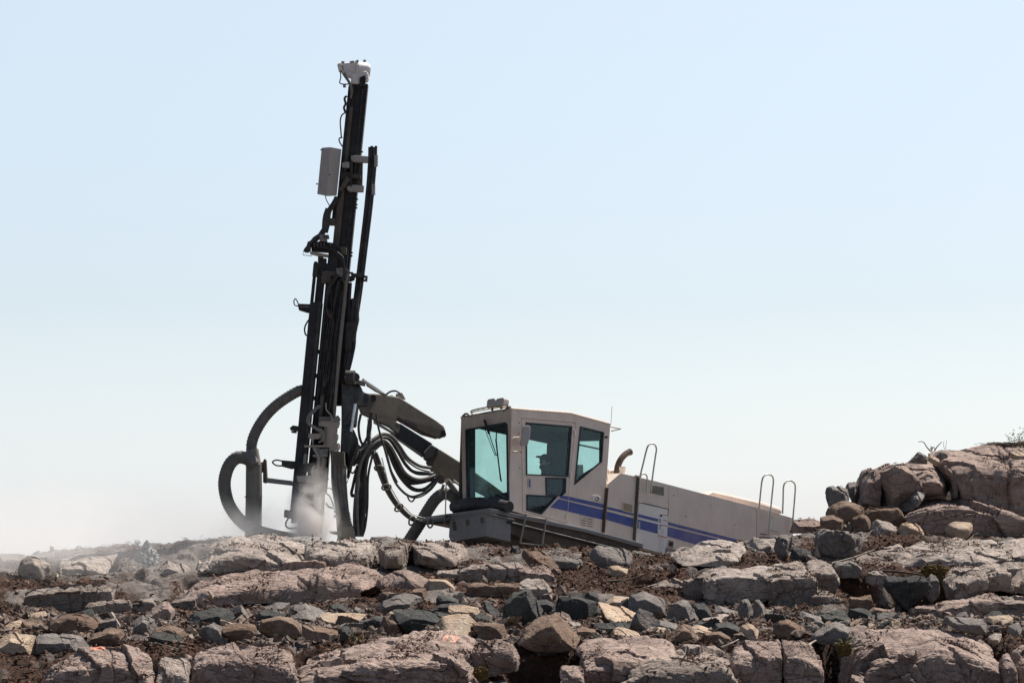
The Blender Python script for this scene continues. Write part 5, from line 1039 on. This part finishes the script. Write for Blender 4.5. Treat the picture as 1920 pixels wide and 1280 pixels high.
# loose rubble on the terrace in front
parse('''
b|87,1184 95,1163 120,1152 160,1151 188,1162 196,1178 150,1186|p=9 L=.2|long brown loaf-shaped stone at the far left of the rubble
b|160,1203 175,1186 205,1176 228,1180 232,1192 220,1209 175,1207|L=.3|brown blunt-nosed stone below the brown loaf-shaped one
g|56,1236 60,1195 75,1187 110,1188 170,1208 140,1226 90,1239|s=.65 L=.3|big wedge with dark left face and bright striated right slope, lower left
t|-20,1212 10,1190 45,1185 70,1190 59,1210 55,1241 20,1240|s=.5|tan broken block at the left edge behind the big striated wedge
s|-30,1219 10,1214 40,1228 43,1244 -20,1246|L=.5|dark slate slab at the left edge under the tan broken block
g|243,1192 250,1165 270,1153 288,1158 293,1180 275,1194||rough grey rock standing in the left rubble beside a stick
s|273,1207 285,1190 320,1184 335,1192 343,1203 310,1210|L=.5|flattish blue-grey stone in front of the rough grey rock
s|345,1170 365,1150 410,1138 430,1148 439,1166 400,1174|L=.5|hump of slate catching light, left middle of the rubble
g|370,1197 371,1172 390,1167 420,1180 437,1198 430,1205 390,1202|s=.7 L=.2|split stone with black left face and bright right face
b|412,1177 440,1167 478,1168 481,1186 463,1205 440,1205 425,1186|p=14|brown block right of the black-and-bright split stone
p|268,1157 285,1145 312,1127 326,1146 326,1164 290,1167||pinkish pointed rock leaning against the left step
b|290,1178 320,1171 345,1179 351,1193 320,1197 295,1192||low brown stone above the flattish blue-grey one
p|702,1105 712,1088 745,1072 785,1067 801,1076 809,1093 780,1107 740,1109|Y=42.6 p=9 L=.4|pinkish bouldery slab above the rubble with brown litter behind
t|795,1102 806,1084 836,1085 860,1103 872,1121 850,1124 810,1114|Y=42.3 L=.1 p=24|tan wedge sloping down to the right beside the pinkish slab
b|768,1112 780,1102 798,1105 802,1119 785,1125||small round brown stone under the pinkish slab
g|705,1149 720,1128 760,1111 791,1121 792,1131 760,1140 725,1150|L=.5|arched grey slab with a bright top, centre of the rubble
s|817,1124 822,1115 840,1117 863,1128 840,1135 818,1133|L=.4|small blue-grey lens-shaped stone right of the arched grey slab
g|535,1155 550,1135 590,1129 604,1138 613,1148 600,1162 565,1169 540,1162|L=.6 t=.02|thick grey slab with a brown underside, left centre
s|614,1150 618,1132 640,1131 655,1140 659,1151 635,1153||blue-grey lump right of the thick grey slab
g|658,1152 665,1138 675,1137 679,1149 670,1155||small rounded grey cobble in the dark hollow
b|483,1192 490,1162 520,1154 545,1157 565,1172 575,1192 530,1195|L=.15 p=24|broad flat-faced brown block, left centre of the rubble
b|566,1194 565,1170 600,1180 634,1183 630,1199 600,1201|L=.35|low brown tail of rock right of the broad flat-faced block
t|590,1172 592,1158 620,1148 660,1151 690,1155 665,1170 640,1175|L=.65|bright tan flat stone with crumbly edge in the centre left
s|660,1186 675,1165 705,1153 718,1160 708,1186|p=24 L=.1|dark blue stone face joined to the brown bright-topped block
b|706,1188 716,1158 735,1149 757,1157 765,1175 770,1187 740,1189|L=.45 p=24|brown block with a bright flat top, centre of the rubble
s|755,1157 735,1143 770,1140 830,1145 850,1156 826,1168 800,1185 775,1190|L=.35 s=.35|large dark stone with bright right shoulder behind the tan plate
t|812,1188 840,1160 865,1150 875,1155 906,1196 906,1205 880,1204 845,1191|L=.75 p=40 d=.5|large smooth tan plate leaning back, centre of the rubble
b|885,1170 890,1166 945,1168 950,1193 925,1200 905,1192|L=.15 p=30|brown brick-like block right of the smooth tan plate
t|840,1142 850,1134 895,1140 901,1151 880,1157 845,1152|L=.5|tan stone with reddish front behind the smooth tan plate
s|805,1142 830,1131 868,1130 873,1135 835,1145|L=.3 p=24|thin dark slate slab behind the tan stone with reddish front
s|905,1145 908,1126 915,1126 939,1151 930,1160|p=40 s=.3|black-faced triangular wedge left of the big slate cube
s|635,1202 638,1177 650,1173 662,1185 659,1199||small blue-grey upright stone beside the yellow sprig
s|886,1167 890,1150 905,1150 931,1166|L=.4|small slate chip above the brown brick-like block
s|478,1167 480,1145 510,1143 536,1150 530,1160 495,1170||dark slate lump left of the thick grey slab
g|480,1144 520,1130 543,1128 541,1141 490,1148|L=.5 p=24|long flat grey stone above the dark slate lump
s|888,1205 893,1196 905,1196 911,1205|p=10|small dark pebble at the foot of the smooth tan plate
s|940,1167 945,1130 960,1115 990,1104 1001,1120 1019,1153 990,1170 955,1177|p=40 L=.1 s=.5|big slate cube with a sharp upright edge right of centre
s|1005,1127 1020,1123 1042,1133 1041,1151 1018,1154||small dark slate behind the big slate cube
s|1040,1152 1050,1117 1085,1121 1118,1119 1119,1151 1105,1159 1055,1163|p=30 L=.05|wide dark slate block with a flat shaded face, right of centre
s|1095,1124 1100,1108 1115,1107 1124,1126 1120,1134||dark blue stone peeping over the wide dark slate block
g|1170,1142 1182,1115 1205,1105 1238,1112 1251,1138 1241,1152 1228,1160 1195,1152|L=.3 p=30 s=-.2|big grey-brown cube with a lit flat top, right of centre
t|1122,1131 1130,1127 1170,1137 1210,1161 1200,1168 1160,1170 1140,1157|L=.8 p=40|brightest yellowish slab sloping to the right
t|1135,1132 1155,1117 1181,1117 1174,1137|L=.5|tan slab corner behind the brightest yellowish slab
g|1250,1162 1258,1135 1280,1124 1293,1135 1311,1163 1290,1168|s=.75 p=30|leaning stone, dark left and lit right, right of the big cube
s|1296,1142 1305,1130 1320,1131 1336,1151 1330,1162 1315,1164||bluish jagged stone beside the leaning two-toned stone
g|1338,1144 1350,1135 1375,1142 1381,1151 1350,1155|L=.5|low grey-brown stone left of the split standing stone
g|1382,1147 1392,1122 1411,1123 1413,1164 1396,1164|s=.3 L=.2 p=24|left half of the split standing stone at right of the rubble
g|1411,1170 1414,1124 1420,1125 1436,1140 1439,1167|s=.6 p=24|right half of the split standing stone at right of the rubble
b|965,1203 985,1175 1012,1158 1040,1149 1052,1165 1077,1190 1092,1207 1060,1220 1000,1217|t=.022 L=.3 p=30|large striated brown pyramid with wrinkled lit face
s|990,1217 1005,1190 1030,1189 1062,1211 1040,1224 1010,1226|t=.03 L=.5|blue-grey ribbed stone at the foot of the striated pyramid
t|1148,1192 1150,1178 1180,1175 1201,1191 1195,1199 1160,1199|L=.6 p=30|orange-tan flat stone right of the striated pyramid
s|1112,1174 1120,1166 1165,1164 1187,1176 1150,1182|L=.6 p=30|flat slate plate behind the orange-tan flat stone
t|1207,1190 1215,1179 1255,1175 1259,1187 1245,1192|L=.5 p=30|low pale tan slab below the big grey-brown cube
g|1227,1177 1238,1162 1262,1168 1273,1175 1250,1182|L=.4|small grey wedge above the low pale tan slab
b|1250,1198 1280,1170 1291,1169 1317,1204 1290,1201|s=.4 p=40|brown pyramid-shaped stone in the right rubble
t|1290,1178 1310,1171 1348,1178 1351,1188 1315,1192|L=.6|flat cream stone behind the rusty red stone
b|1315,1202 1320,1186 1350,1183 1372,1196 1360,1205|L=.2|rusty red streaked stone in the right rubble
s|1335,1182 1345,1170 1384,1165 1392,1180 1382,1197 1360,1192||mottled dark stone left of the rounded tan one
t|1383,1197 1390,1175 1405,1167 1424,1188 1416,1198|s=.5|rounded tan stone right of the mottled dark stone
w|1316,1164 1320,1154 1355,1154 1363,1161 1340,1166|L=.8|bright cream flat chip below the jagged bluish stone
w|1346,1153 1375,1150 1385,1162 1370,1165|L=.8|second bright cream chip, just above the first
b|1071,1180 1100,1176 1117,1180 1110,1194 1085,1194|L=.3|low brown stone between the striated pyramid and slate plate
w|1054,1165 1075,1162 1090,1173 1080,1177|L=.8|small white flat chip above the striated pyramid
g|1770,1167 1778,1154 1845,1161 1853,1175 1848,1187 1800,1182|Y=33.6 L=.4 t=.04 p=24|dark layered slab lying on the largest bedrock ledge
w|1855,1197 1875,1186 1881,1195 1868,1205|Y=32.8 L=.6|pale flat stone right of the dark layered slab
g|1890,1187 1895,1175 1912,1167 1919,1185 1905,1192|Y=33.2 L=.4|grey angular stone near the right edge above the bottom corner
b|1450,1192 1460,1168 1490,1162 1513,1178 1510,1197 1470,1198|p=10|rounded tan-brown boulder left of the mossy hollow
g|1520,1203 1530,1185 1565,1165 1590,1168 1608,1183 1590,1195 1545,1206|L=.2 p=20|broad pinkish grey wedge above the mossy hollow
g|1499,1152 1508,1146 1560,1160 1559,1167 1520,1164|L=.5 p=30|long thin bar of stone lying in the right rubble
b|1628,1147 1640,1138 1670,1144 1683,1153 1645,1157|L=.2|flat red stone at the foot of the right ledge
s|1587,1162 1595,1143 1620,1139 1636,1150 1630,1164||dark stone cluster corner left of the flat red stone
s|1527,1154 1540,1142 1558,1145 1561,1157||small dark grey stone above the long thin bar
s|1560,1152 1572,1141 1588,1146 1591,1157||small dark stone between bar-shaped stone and dark cluster
b|1478,1150 1493,1132 1501,1148|p=30|tiny pink pyramid stone under the tall blocky face
s|1636,1166 1646,1148 1662,1152 1668,1164||jet-dark chunk in front of the flat red stone
g|1795,1152 1812,1146 1818,1158 1806,1162||pointed grey pebble behind the dark layered slab
s|1545,1180 1556,1168 1566,1180|p=24|small dark shard behind the broad pinkish grey wedge
g|1425,1160 1440,1150 1470,1150 1476,1163 1440,1166|L=.4|flat grey stone right of the split standing stone
''', 'stone', rng_=(33.2, 41.2), p=160, amp=.028, freq=2.4, lit=.33, tilt=(.1, .6), chips=9, facet=.45)
# stones too many to describe one by one, filling the gaps of the terrace
KN = {'slate': ('small blue-grey angular stone lying loose in the rubble', 'small blue-grey stones loose in the rubble'), 'tan': ('small tan angular stone lying loose in the rubble', 'small tan stones loose in the rubble'),
      'greyr': ('small grey angular stone lying loose in the rubble', 'small grey stones loose in the rubble'), 'brown': ('small brown angular stone lying loose in the rubble', 'small brown stones loose in the rubble')}
protos = {}
rng = np.random.default_rng(21)
for mname in KN:
    protos[mname] = []
    for k in range(6):
        ang = np.sort(rng.uniform(0, 2*math.pi, 7)); H2 = hull2([(math.cos(a)*.5*rng.uniform(.8, 1.2), math.sin(a)*(.34 if k % 2 else .15)*rng.uniform(.7, 1.2)) for a in ang[::(1 if k % 3 else 2)]])
        V, F = rock_verts(H2, .35, rng, p=160, sub=5, lit=.3, amp=.04, freq=2.2, chips=8, facet=.4); me = mesh_np('stone', V, F, M[mname]); me.data.set_sharp_from_angle(angle=math.radians(24)); protos[mname].append(me.data); bpy.data.objects.remove(me)
def ground_normal(x, y):
    e = .12; return Vector((-(gz(x+e, y)-gz(x-e, y))/(2*e), -(gz(x, y+e)-gz(x, y-e))/(2*e), 1)).normalized()
cnt = 0
while cnt < 175:
    px = rng.uniform(-10, 1930)
    Yy = rng.choice([rng.uniform(33.6, 41.2), rng.uniform(34, 38)]) if cnt < 150 else rng.uniform(42, 47)
    x = (px-960)/FOC*Yy; mname = rng.choice(['slate', 'tan', 'greyr', 'brown'], p=[.3, .22, .3, .18]); me = protos[mname][rng.integers(6)]
    s = .13+.33*rng.random()**1.8 if cnt < 150 else rng.uniform(.08, .2); o = bpy.data.objects.new('stone', me); COL.objects.link(o)
    o.location = (x, Yy, gz(x, Yy)+s*.12); o.scale = (s, s*.8, s); o.rotation_euler = (rng.normal()*.3, rng.normal()*.3, rng.uniform(0, 6.28)); tag(o, KN[mname][0], 'stone', KN[mname][1]); cnt += 1
# say which one each of them is by the nearest described rock
import re as _re
sh = {}
for o_, Vw, Fr in TOPS:
    c_ = o_.location; k_ = _re.split(r',| with | beside | in | above| below| at | of the | right | left | under | behind| between| catching| leaning| lying| standing| tucked| set | peeping| by | on | joined| sloping| ending| wedged| hanging| beneath| capping', o_['label'])[0]
    if 2 <= len(k_.split()) <= 6: sh.setdefault(k_, []).append((960+c_.x/c_.y*FOC, HOR-c_.z/c_.y*FOC, c_.y))
allow = {k: v[0] for k, v in sh.items() if len(v) == 1 and sum(k in o_['label'] for o_, _, _ in TOPS if not o_['label'].startswith(k)) < 3}
used_l = set()
for o in [o for o in bpy.data.objects if o.name.split('.')[0] == 'stone' and o.get('group') and 'loose in the rubble' in o['group']]:
    x_, y_ = 960+o.location.x/o.location.y*FOC, HOR-o.location.z/o.location.y*FOC
    cand = sorted(allow.items(), key=lambda q: math.hypot(q[1][0]-x_, (q[1][1]-y_)*2.2)); col = o['label'].split()[1]; sz_ = 'tiny' if o.scale.x < .17 else 'small'; done = False
    for k_, (a, b, yy) in cand[:4]:
        dx, dy = x_-a, y_-b; rel = ('just right of' if dx > 0 else 'just left of') if abs(dx) > abs(dy)*1.6 else ('just in front of' if dy > 0 else 'just behind')
        lb = f'{sz_} {col} stone {rel} the {k_}'
        if lb not in used_l and math.hypot(dx, dy) < 110: used_l.add(lb); o['label'] = lb; done = True; break
# ------------------------------------------------------------------ gravel, peat litter, twigs
def scatter_pts(n, test, xr, yr, rng):
    X = rng.uniform(xr[0], xr[1], n*4); Y = rng.uniform(yr[0], yr[1], n*4); X = X*Y/45
    Z, S_ = terrain(X, Y); k = test(X, Y, S_, rng) ; X, Y, Z = X[k][:n], Y[k][:n], Z[k][:n]; return X, Y, Z
def pieces(C_, base, faces, size, rng, flat=None, up=None):
    n = len(C_); B = base[rng.integers(len(base), size=n)]
    q = rng.normal(size=(n, 4)); q /= np.linalg.norm(q, axis=1)[:, None]; a, b, c, d = q.T
    Rm = np.stack([1-2*(c*c+d*d), 2*(b*c-a*d), 2*(b*d+a*c), 2*(b*c+a*d), 1-2*(b*b+d*d), 2*(c*d-a*b), 2*(b*d-a*c), 2*(c*d+a*b), 1-2*(b*b+c*c)], 1).reshape(n, 3, 3)
    V = np.einsum('nij,nkj->nki', Rm, B)*size[:, None, None]
    if flat is not None: V[:, :, 2] *= flat
    V = V+C_[:, None]; k = B.shape[1]; F = (np.arange(n)[:, None, None]*k+faces[None]).reshape(-1, faces.shape[1]); return V.reshape(-1, 3), F
rng = np.random.default_rng(31)
iv, if_ = ico(1)
gb = np.stack([iv*(1+.45*rng.normal(size=(len(iv), 1)).clip(-1, 1))*rng.uniform(.5, 1.1, 3) for _ in range(30)])
X_, Y_, Z_ = scatter_pts(11000, lambda X, Y, S_, r: r.random(len(X)) < np.where((Y > 33.3) & (Y < 41.5), .9, .14), (-8.6, 8.6), (31.2, 47.5), rng)
sz = rng.gamma(1.9, .014, len(X_)).clip(.008, .10); V, F = pieces(np.stack([X_, Y_, Z_+sz*.3], 1), gb, if_, sz, rng)
tag(mesh_np('gravel', V, F, M['gravel'], False), 'mixed small gravel and chips strewn over the rock terrace', 'gravel', kind='stuff')
# litter flakes and fibres
fl = []
for k in range(20):
    L, w_ = rng.uniform(.7, 1.4), rng.uniform(.08, .4); bnd = rng.uniform(-.4, .4); fl.append([(-L, -w_, 0), (0, -w_*1.2, bnd), (L, -w_*.3, 0), (L, w_*.3, 0), (0, w_*1.1, bnd), (-L, w_, .1)])
fl = np.array(fl); ff = np.array([[0, 1, 4, 5], [1, 2, 3, 4]])
X_, Y_, Z_ = scatter_pts(70000, lambda X, Y, S_, r: r.random(len(X)) < np.clip((S_-.4)*2.6, 0.02, 1)*np.where((Y > 35) & (Y < 41), .8, 1.), (-8.8, 8.8), (31., 47.8), rng)
sz = rng.gamma(2.5, .009, len(X_)).clip(.008, .075); V, F = pieces(np.stack([X_, Y_, Z_+.012+rng.exponential(.012, len(X_))], 1), fl, ff, sz, rng, .6)
VV, FF_ = [V], [F]; nb = len(V)
# also caught on the tops of ledges and boulders
cl = []
for o, Vw, Fr in TOPS:
    if o.name.split('.')[0] not in ('bedrock_ledge', 'boulder'): continue
    a, b, c = Vw[Fr[:, 0]], Vw[Fr[:, 1]], Vw[Fr[:, 2]]; nn = np.cross(b-a, c-a); ar = np.linalg.norm(nn, axis=1); nn /= ar[:, None]+1e-9; ce = (a+b+c)/3
    m_ = (nn[:, 2] > .45)*np.clip(fbm(ce*1.6+3, 3)*4-.9, 0, 1); pr = np.clip(ar/2*m_*1500, 0, 4); k = rng.poisson(pr); idx = np.repeat(np.arange(len(ce)), k)
    if len(idx): cl.append(ce[idx]+nn[idx]*.01+rng.normal(size=(len(idx), 3))*.01)
cl = np.concatenate(cl); print('litter on rocks', len(cl))
if len(cl) > 45000: cl = cl[rng.permutation(len(cl))[:45000]]
sz = rng.gamma(2.5, .006, len(cl)).clip(.006, .04); V, F = pieces(cl+np.array([0, 0, .006]), fl, ff, sz, rng, .6); VV.append(V); FF_.append(F+nb)
tag(mesh_np('peat_litter', np.concatenate(VV), np.concatenate(FF_), M['litter'], False), 'dark brown peat crumbs, bark and root bits over soil and ledges', 'litter', kind='stuff')
# roots and twigs in the litter: thin bent sticks nobody could count
m = MB(); rr = random.Random(3)
def gpt(px, Yy, dz=0): x = (px-960)/FOC*Yy; return Vector((x, Yy, gz(x, Yy)+dz))
for k in range(330):
    px, Yy = rr.uniform(0, 1920), rr.choice((rr.uniform(42.5, 47.6), rr.uniform(43, 46.8), rr.uniform(31.2, 34)))
    L = rr.uniform(.08, .38); a = rr.uniform(0, 6.28); p0 = gpt(px, Yy, .02); pts = [p0]; up = rr.uniform(-.05, .35)
    for j in range(3): a += rr.uniform(-.6, .6); pts.append(pts[-1]+Vector((math.cos(a)*L/3, math.sin(a)*L/3*.7, up*L/3+rr.uniform(-.02, .02))))
    m.tube(pts, rr.uniform(.003, .008), 4, 2, taper=.4)
tag(m.build('twigs', M['wood']), 'pale roots and twigs tangled in the peat litter', 'twigs', kind='stuff')
# single sticks one can point at
def stick(pts, r, label, mat='wood', name='stick', tp=.5): tag(MB().tube([P(*p) for p in pts], r, 8, 4, taper=tp).build(name, M[mat]), label, 'stick')
stick([(209, 1149, 37.6), (216, 1160, 37.5), (227, 1178, 37.4)], .022, 'pale weathered stick leaning in the left rubble', tp=.8)
stick([(1560, 1056, 43.6), (1600, 1045, 43.7), (1640, 1030, 43.8)], .018, 'long grey branch lying across the right-hand ledge')
stick([(1655, 1070, 42.9), (1690, 1072, 42.9), (1730, 1077, 42.9)], .022, 'dark stick spanning the mossy gap above the heart-shaped rock', 'twig')
stick([(1654, 1098, 42.9), (1664, 1085, 42.9), (1678, 1072, 42.9)], .016, 'short reddish stick leaning beside the heart-shaped rock', 'twig')
stick([(960, 1192, 33.6), (985, 1202, 33.5), (1012, 1228, 33.2)], .010, 'pale bent root in front of the striated pyramid')
stick([(1352, 1213, 33.0), (1368, 1207, 33.0), (1385, 1198, 33.1)], .014, 'short pale twig above the bottom ledge, right of centre')
stick([(1140, 1090, 43.0), (1180, 1086, 43.1), (1215, 1074, 43.2)], .022, 'dark brown root running through the litter, right of centre', 'twig')
stick([(105, 1086, 43.6), (108, 1078, 43.7), (104, 1074, 43.8)], .02, 'bleached stub of wood at the left of the ridge')
stick([(708, 1014, 46.9), (716, 1009, 46.9), (726, 1004, 46.9)], .006, 'thin bare twig on the ridge below the sagging hoses', 'twig')
stick([(548, 1014, 46.5), (556, 1025, 46.4), (566, 1042, 46.3)], .007, 'thin dark twig hanging before the dust cloud', 'twig')
stick([(1510, 1215, 32.4), (1520, 1206, 32.6), (1530, 1200, 32.7)], .02, 'white knobbly root piece beside the mossy hollow')
stick([(1836, 1022, 44.9), (1850, 1035, 44.7), (1858, 1045, 44.5), (1868, 1050, 44.4)], .012, 'curved pale root on the litter near the right edge')
# bare twig plant on the stacked boulders
def spray(name, label, cat, stems, mat='twig', r=.006, leaves=None, lm='leaf', rs=1, lsz=.03):
    rt = empty(name, P(*stems[0][0])); tag(rt, label, cat); rr = random.Random(rs); lf = MB()
    for s_ in stems:
        MB().tube([P(*p) for p in s_], r, 5, 3, taper=.5).build('stem', M[mat], rt)
        if leaves:
            for k in range(leaves):
                a, b = rr.choice(list(zip(s_, s_[1:]))); c = P(*a).lerp(P(*b), rr.random())+Vector((rr.gauss(0, lsz), rr.gauss(0, lsz), rr.gauss(0, lsz)))
                d1 = Vector((rr.gauss(0, 1), rr.gauss(0, 1), rr.gauss(0, 1))).normalized()*lsz*rr.uniform(.5, 1); d2 = d1.orthogonal().normalized()*lsz*.35
                lf.add([c-d1, c+d2, c+d1, c-d2], [(0, 1, 2, 3)])
    if leaves: lf.build('foliage', M[lm], rt)
spray('bare_shrub', 'leafless twiggy plant on the skyline above the sun-topped slab', 'plant', [[(1745, 846, 48.2), (1738, 838, 48.2), (1731, 828, 48.2), (1722, 828, 48.2)], [(1746, 846, 48.2), (1748, 840, 48.2), (1744, 836, 48.2)], [(1752, 845, 48.2), (1758, 836, 48.2), (1766, 828, 48.2)], [(1744, 842, 48.2), (1750, 838, 48.2), (1754, 843, 48.2)]], r=.011)
spray('dry_grass', 'two upright dry stems on the shoulder of the huge dome', 'plant', [[(1771, 842, 48.1), (1769, 832, 48.1), (1770, 826, 48.1)], [(1773, 842, 48.1), (1774, 832, 48.1), (1775, 824, 48.1)]], r=.004)
spray('heather_bush', 'dark heathery bush on top of the huge dome at the right edge', 'bush', [[(1895+k*6, 836, 48.6), (1893+k*6+(k % 3)*3, 826-(k % 4)*2, 48.6), (1890+k*6+(k % 5)*4, 816-(k*7 % 11), 48.6)] for k in range(8)], r=.006, leaves=26, rs=4)
m = MB(); rr = random.Random(9)
for k in range(420):
    px, py = rr.gauss(1892, 18), 832; c = P(px, 830+abs(rr.gauss(0, 3)), 48.6+rr.gauss(0, .15)); a = rr.uniform(-.5, .5)+(3.14 if rr.random() < .5 else 0); L = rr.uniform(.05, .16); m.tube([c, c+Vector((math.cos(a)*L, rr.uniform(-.05, .05), math.sin(a)*L*.35))], .004, 3)
tag(m.build('heather_mat', M['twig']), 'dark tangled mat of dead heather on the crest of the huge dome', 'heather', kind='stuff')
spray('small_fir_sprig', 'tiny upright sprig on the skyline of the hazy left ridge', 'plant', [[(257, 1023, 47.4), (257, 1016, 47.4)], [(257, 1020, 47.4), (253, 1017, 47.4)], [(257, 1019, 47.4), (261, 1017, 47.4)]], r=.012, leaves=12)
spray('yellow_sprig', 'yellowish leafy sprig growing between the centre stones and red soil', 'plant', [[(655, 1200, 33.6), (660, 1190, 33.6), (657, 1174, 33.6)], [(662, 1200, 33.6), (672, 1190, 33.6), (680, 1178, 33.6)], [(668, 1202, 33.6), (680, 1192, 33.6), (690, 1188, 33.6)]], r=.005, leaves=22, lm='moss', rs=2, lsz=.028)
spray('green_sprig', 'greenish sprig above the mossy hollow at bottom right', 'plant', [[(1588, 1215, 32.6), (1592, 1202, 32.6), (1594, 1190, 32.6)], [(1590, 1218, 32.6), (1598, 1205, 32.6), (1604, 1196, 32.6)], [(1580, 1216, 32.6), (1578, 1206, 32.6), (1574, 1200, 32.6)]], r=.005, leaves=24, lm='leaf', rs=3, lsz=.028)
lf = MB(); c = P(1263, 1047, 45.2); lf.add(*blob(c, Vector((1, 0, 0)), Vector((0, 1, 0)), Vector((0, 0, 1)), .035, .03, .022, 8, 5)); tag(lf.build('leaf_tuft', M['yleaf']), 'tiny bright yellow-green tuft in the litter below the service door', 'plant')
# moss cushions
def moss(px, py, Y, rx, rz, label, seed):
    V, F = ico(5); d = fbm(V*3+seed, 4); V = V*(1+.35*d[:, None]); k = Y/FOC; V = V*np.array([rx*k, rx*k*.6, rz*k]); o = mesh_np('moss_cushion', V, F, M['moss'], False); o.location = P(px, py, Y); tag(o, label, 'moss')
moss(1752, 1070, 43.3, 24, 12, 'brown moss cushion draped over the gap beside the slim upright stone', 3)
moss(1762, 1098, 43.2, 9, 22, 'hanging brown moss right of the slim upright stone', 5)
moss(1582, 1216, 32.3, 14, 14, 'brown-green moss clump at the top of the mossy hollow, bottom right', 8)
moss(902, 1262, 31.9, 14, 12, 'small mossy clump in the hollow right of the ringed ledge', 9)
# spray-paint marks, part of the rocks they are on
def paint_on(host_label, polys):
    for o, Vw, Fr in TOPS:
        if o['label'] == host_label:
            a = Vw[Fr].mean(1); px = 960+a[:, 0]/a[:, 1]*FOC; py = HOR-a[:, 2]/a[:, 1]*FOC
            n_ = np.cross(Vw[Fr[:, 1]]-Vw[Fr[:, 0]], Vw[Fr[:, 2]]-Vw[Fr[:, 0]]); vis = (n_*a).sum(1) < 0
            k = np.zeros(len(a), bool)
            for f in polys: k |= f(px, py)
            k &= vis; o.data.materials.append(M['orange'])
            mi = np.zeros(len(Fr), dtype=np.int32); mi[k] = 1; o.data.polygons.foreach_set('material_index', mi)
ns = lambda x, y, s: pn(np.stack([x*.25+s, y*.5, x*0], 1))
paint_on('round pink bedrock dome at bottom left with orange spray paint on its crown', [lambda x, y: ((x-184)/15)**2+((y-1214)/3.2)**2+ns(x, y, 3)*1.2 < 1])
paint_on('large domed bedrock ledge with an orange ring sprayed near its top', [lambda x, y: np.abs(np.hypot((x-843)/15, (y-1197)/6)-.8+ns(x, y, 8)*.3) < .2])
paint_on('dust-whitened bedrock mound right under the drill mast', [])
# gravel heap of grey cuttings
hp = empty('gravel_heap', P(275, 1072, 45.6)); tag(hp, 'blue-grey heap of fine drill cuttings on the left of the ridge', 'gravel heap')
V, F = ico(6); V = V.copy(); k = 45.8/FOC; c = P(276, 1074, 45.9); r_ = np.hypot(V[:, 0], V[:, 1]); zz = (1-r_)*np.sign(V[:, 2]).clip(0, 1); V = np.stack([V[:, 0]*40*k, V[:, 1]*.38, zz*61*k*(1+.12*fbm(V*4, 3))], 1)+np.array(c); V += (fbm(V*14, 3)*.02)[:, None]
o = mesh_np('cone', V, F, M['ggrey'], False); o.parent = hp; o.matrix_parent_inverse = Matrix.Translation(-hp.location)
n_ = 2600; i_ = rng.integers(len(V), size=n_); V, F = pieces(V[i_]-np.array([0, .01, 0]), gb, if_, rng.uniform(.008, .028, n_), rng)
o = mesh_np('chippings', V, F, M['ggrey'], False); o.parent = hp; o.matrix_parent_inverse = Matrix.Translation(-hp.location); o['kind'] = 'stuff'
# ------------------------------------------------------------------ dust in the air
def cloud(name, label, c, sc, dens, col, nscale, seed=0., lo=.35, pw=1.5, step=.12):
    m = bpy.data.materials.new(name); m.use_nodes = True; t = m.node_tree; t.nodes.clear(); out = t.nodes.new('ShaderNodeOutputMaterial'); pv = t.nodes.new('ShaderNodeVolumePrincipled')
    t.links.new(pv.outputs[0], out.inputs['Volume']); pv.inputs['Color'].default_value = (*col, 1); pv.inputs['Anisotropy'].default_value = .33
    g = N(t); tc = t.nodes.new('ShaderNodeTexCoord'); ln = t.nodes.new('ShaderNodeVectorMath'); ln.operation = 'LENGTH'; t.links.new(tc.outputs['Object'], ln.inputs[0])
    fall = g.math('POWER', g.math('MAXIMUM', g.math('SUBTRACT', 1., ln.outputs['Value']), 0.), pw)
    mp_ = t.nodes.new('ShaderNodeMapping'); mp_.inputs['Location'].default_value = (seed, seed*2, 0); g.L(g.pos, mp_.inputs[0])
    nz = g.ramp(g.noise(nscale, 4, .6, .6, mp_.outputs[0]), [(lo, 0.), (.68, 1.)])
    g.L(g.math('MULTIPLY', g.math('MULTIPLY', fall, nz), dens), pv.inputs['Density'])
    try: m.cycles.volume_step_rate = 1.
    except Exception: pass
    V, F = ico(3); o = mesh_np(name, V, F, m, True); o.location = c; o.scale = sc; tag(o, label, 'dust', kind='stuff'); return o
k = 49/FOC
cloud('dust_plume', 'pale pink dust boiling up around the foot of the drill mast', P(586, 985, 48.45), (58*k, .42, 125*k), 19., (.992, .965, .945), 2.6, 1.3)
cloud('dust_plume', 'thin dust puff drifting left from the mast foot', P(500, 995, 48.3), (170*k, .6, 70*k), 3., (.99, .96, .94), 1.6, 4.1)
cloud('dust_haze', 'faint whitish dust drifting over the left end of the ridge', P(60, 1040, 46.), (520*k, 3.4, 150*k), .46, (1., .99, .98), .7, 7.7, .25, 1.)
